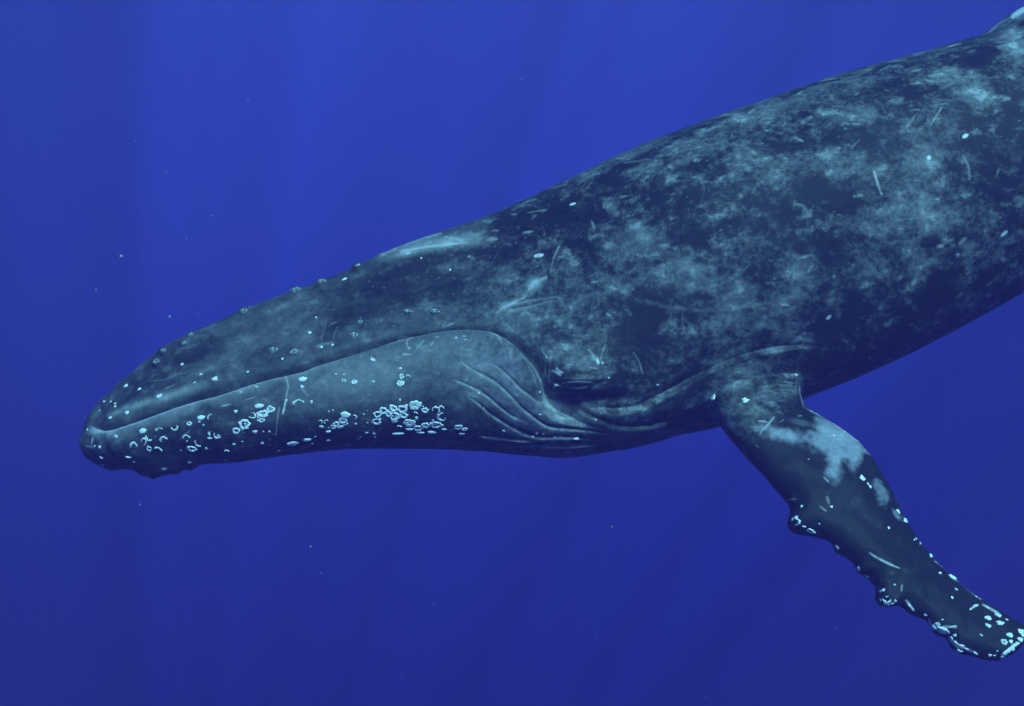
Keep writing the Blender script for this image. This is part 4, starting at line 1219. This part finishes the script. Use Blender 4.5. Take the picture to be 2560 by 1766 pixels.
for k in BARN:
    s = FR[k][2]
    for (kind, x, y, r_, asp, ang) in BARN[k]:
        pool = {'r': rings, 'c': arcs, 'd': caps, 'o': flat, 't': knobs}[kind]
        ms = pool[count % len(pool)]
        o = link('tubercle' if kind == 't' else 'barnacle', ms, None, whale)
        rm_ = r_ / s * S
        hs = {'r': .028, 'c': .024, 'd': rm_ * .8, 'o': .05, 't': rm_ * .8}[kind]
        rm2 = rm_ * {'r': 1.12, 'c': 1.1, 'd': .80, 'o': .95, 't': 1.0}[kind]
        if k == 'L' and kind in 'rc':
            rm2 *= 1.12
        if k in 'EF':
            rm2 *= 1.15
        if k in 'FE':
            rm2 *= rb.uniform(.65, 1.35); asp *= rb.uniform(.6, 1.2); ang += rb.uniform(-30, 30)
        px_ = fr(k, [(x, y)])[0]
        place(o, px_, max(rm2, .006), asp, ang, 0.0, max(hs, .006))
        count += 1
print('small parts', count)

# ------------------------------------------------------------------ specks drifting in the water
ico_v = [(0, 0, 1), (.89, 0, .45), (.28, .85, .45), (-.72, .53, .45), (-.72, -.53, .45), (.28, -.85, .45), (.72, .53, -.45), (-.28, .85, -.45), (-.89, 0, -.45), (-.28, -.85, -.45), (.72, -.53, -.45), (0, 0, -1)]
ico_f = [(0, 1, 2), (0, 2, 3), (0, 3, 4), (0, 4, 5), (0, 5, 1), (1, 6, 2), (2, 7, 3), (3, 8, 4), (4, 9, 5), (5, 10, 1), (6, 7, 2), (7, 8, 3), (8, 9, 4), (9, 10, 5), (10, 6, 1), (11, 7, 6), (11, 8, 7), (11, 9, 8), (11, 10, 9), (11, 6, 10)]
Vs, Fs = [], []
r_ = random.Random(5)
spots = [(303, 642, 6.0), (531, 539, 3.2), (1568, 113, 3.0), (1034, 119, 2.6), (424, 793, 5.0), (240, 725, 6), (620, 250, 3.5), (1300, 380, 2.6), (1303, 200, 2.6), (776, 1367, 3), (1530, 1317, 5), (760, 160, 2.6), (960, 720, 2), (350, 1262, 4), (1863, 1180, 2.4), (2091, 1571, 2.4)]
for k in range(480):
    if k < len(spots):
        x, y, s_ = spots[k]; dpt = r_.uniform(-3, -1.8); p_ = wpos(np.array((x, y)), dpt); rad = s_ * S * .5
    else:
        dpt = r_.uniform(-4.5, 9); p_ = wpos(np.array((r_.uniform(-300, 2860), r_.uniform(-200, 1960))), dpt); rad = .0016 + .0036 * r_.random() ** 4
        rad *= (DIST + dpt) / DIST
    o_ = len(Vs)
    sx, sy, sz = (r_.uniform(.6, 1.4) for _ in range(3))
    Vs += [(p_[0] + a_ * rad * sx, p_[1] + b_ * rad * sy, p_[2] + c_ * rad * sz) for a_, b_, c_ in ico_v]
    Fs += [tuple(i + o_ for i in f) for f in ico_f]
snow, _, _, _, s5 = node_mat('drifting_speck')
s5.inputs['Base Color'].default_value = (.26, .28, .30, 1)
s5.inputs['Roughness'].default_value = 1
sn = link('marine_snow', new_mesh('marine_snow', Vs, Fs), snow)
sn['kind'] = 'stuff'
sn['label'] = 'tiny pale specks drifting in the blue water'
sn['category'] = 'particles'

# ------------------------------------------------------------------ the water's own veil
hx = [(-16, 18), (-12, 6), (-9, 9)]
Vh = [(x, y, z) for x in hx[0] for y in hx[1] for z in hx[2]]
Fh = [(0, 1, 3, 2), (4, 6, 7, 5), (0, 4, 5, 1), (2, 3, 7, 6), (0, 2, 6, 4), (1, 5, 7, 3)]
hm = bpy.data.materials.new('haze')
hm.use_nodes = True
hn = hm.node_tree; hn.nodes.clear()
ho = hn.nodes.new('ShaderNodeOutputMaterial')
pv = hn.nodes.new('ShaderNodeVolumePrincipled')
pv.inputs['Color'].default_value = HAZE_COLOR
pv.inputs['Density'].default_value = HAZE_DENSITY
hn.links.new(pv.outputs[0], ho.inputs['Volume'])
hz = link('haze', new_mesh('haze', Vh, Fh), hm, smooth=False)
hz['kind'] = 'stuff'
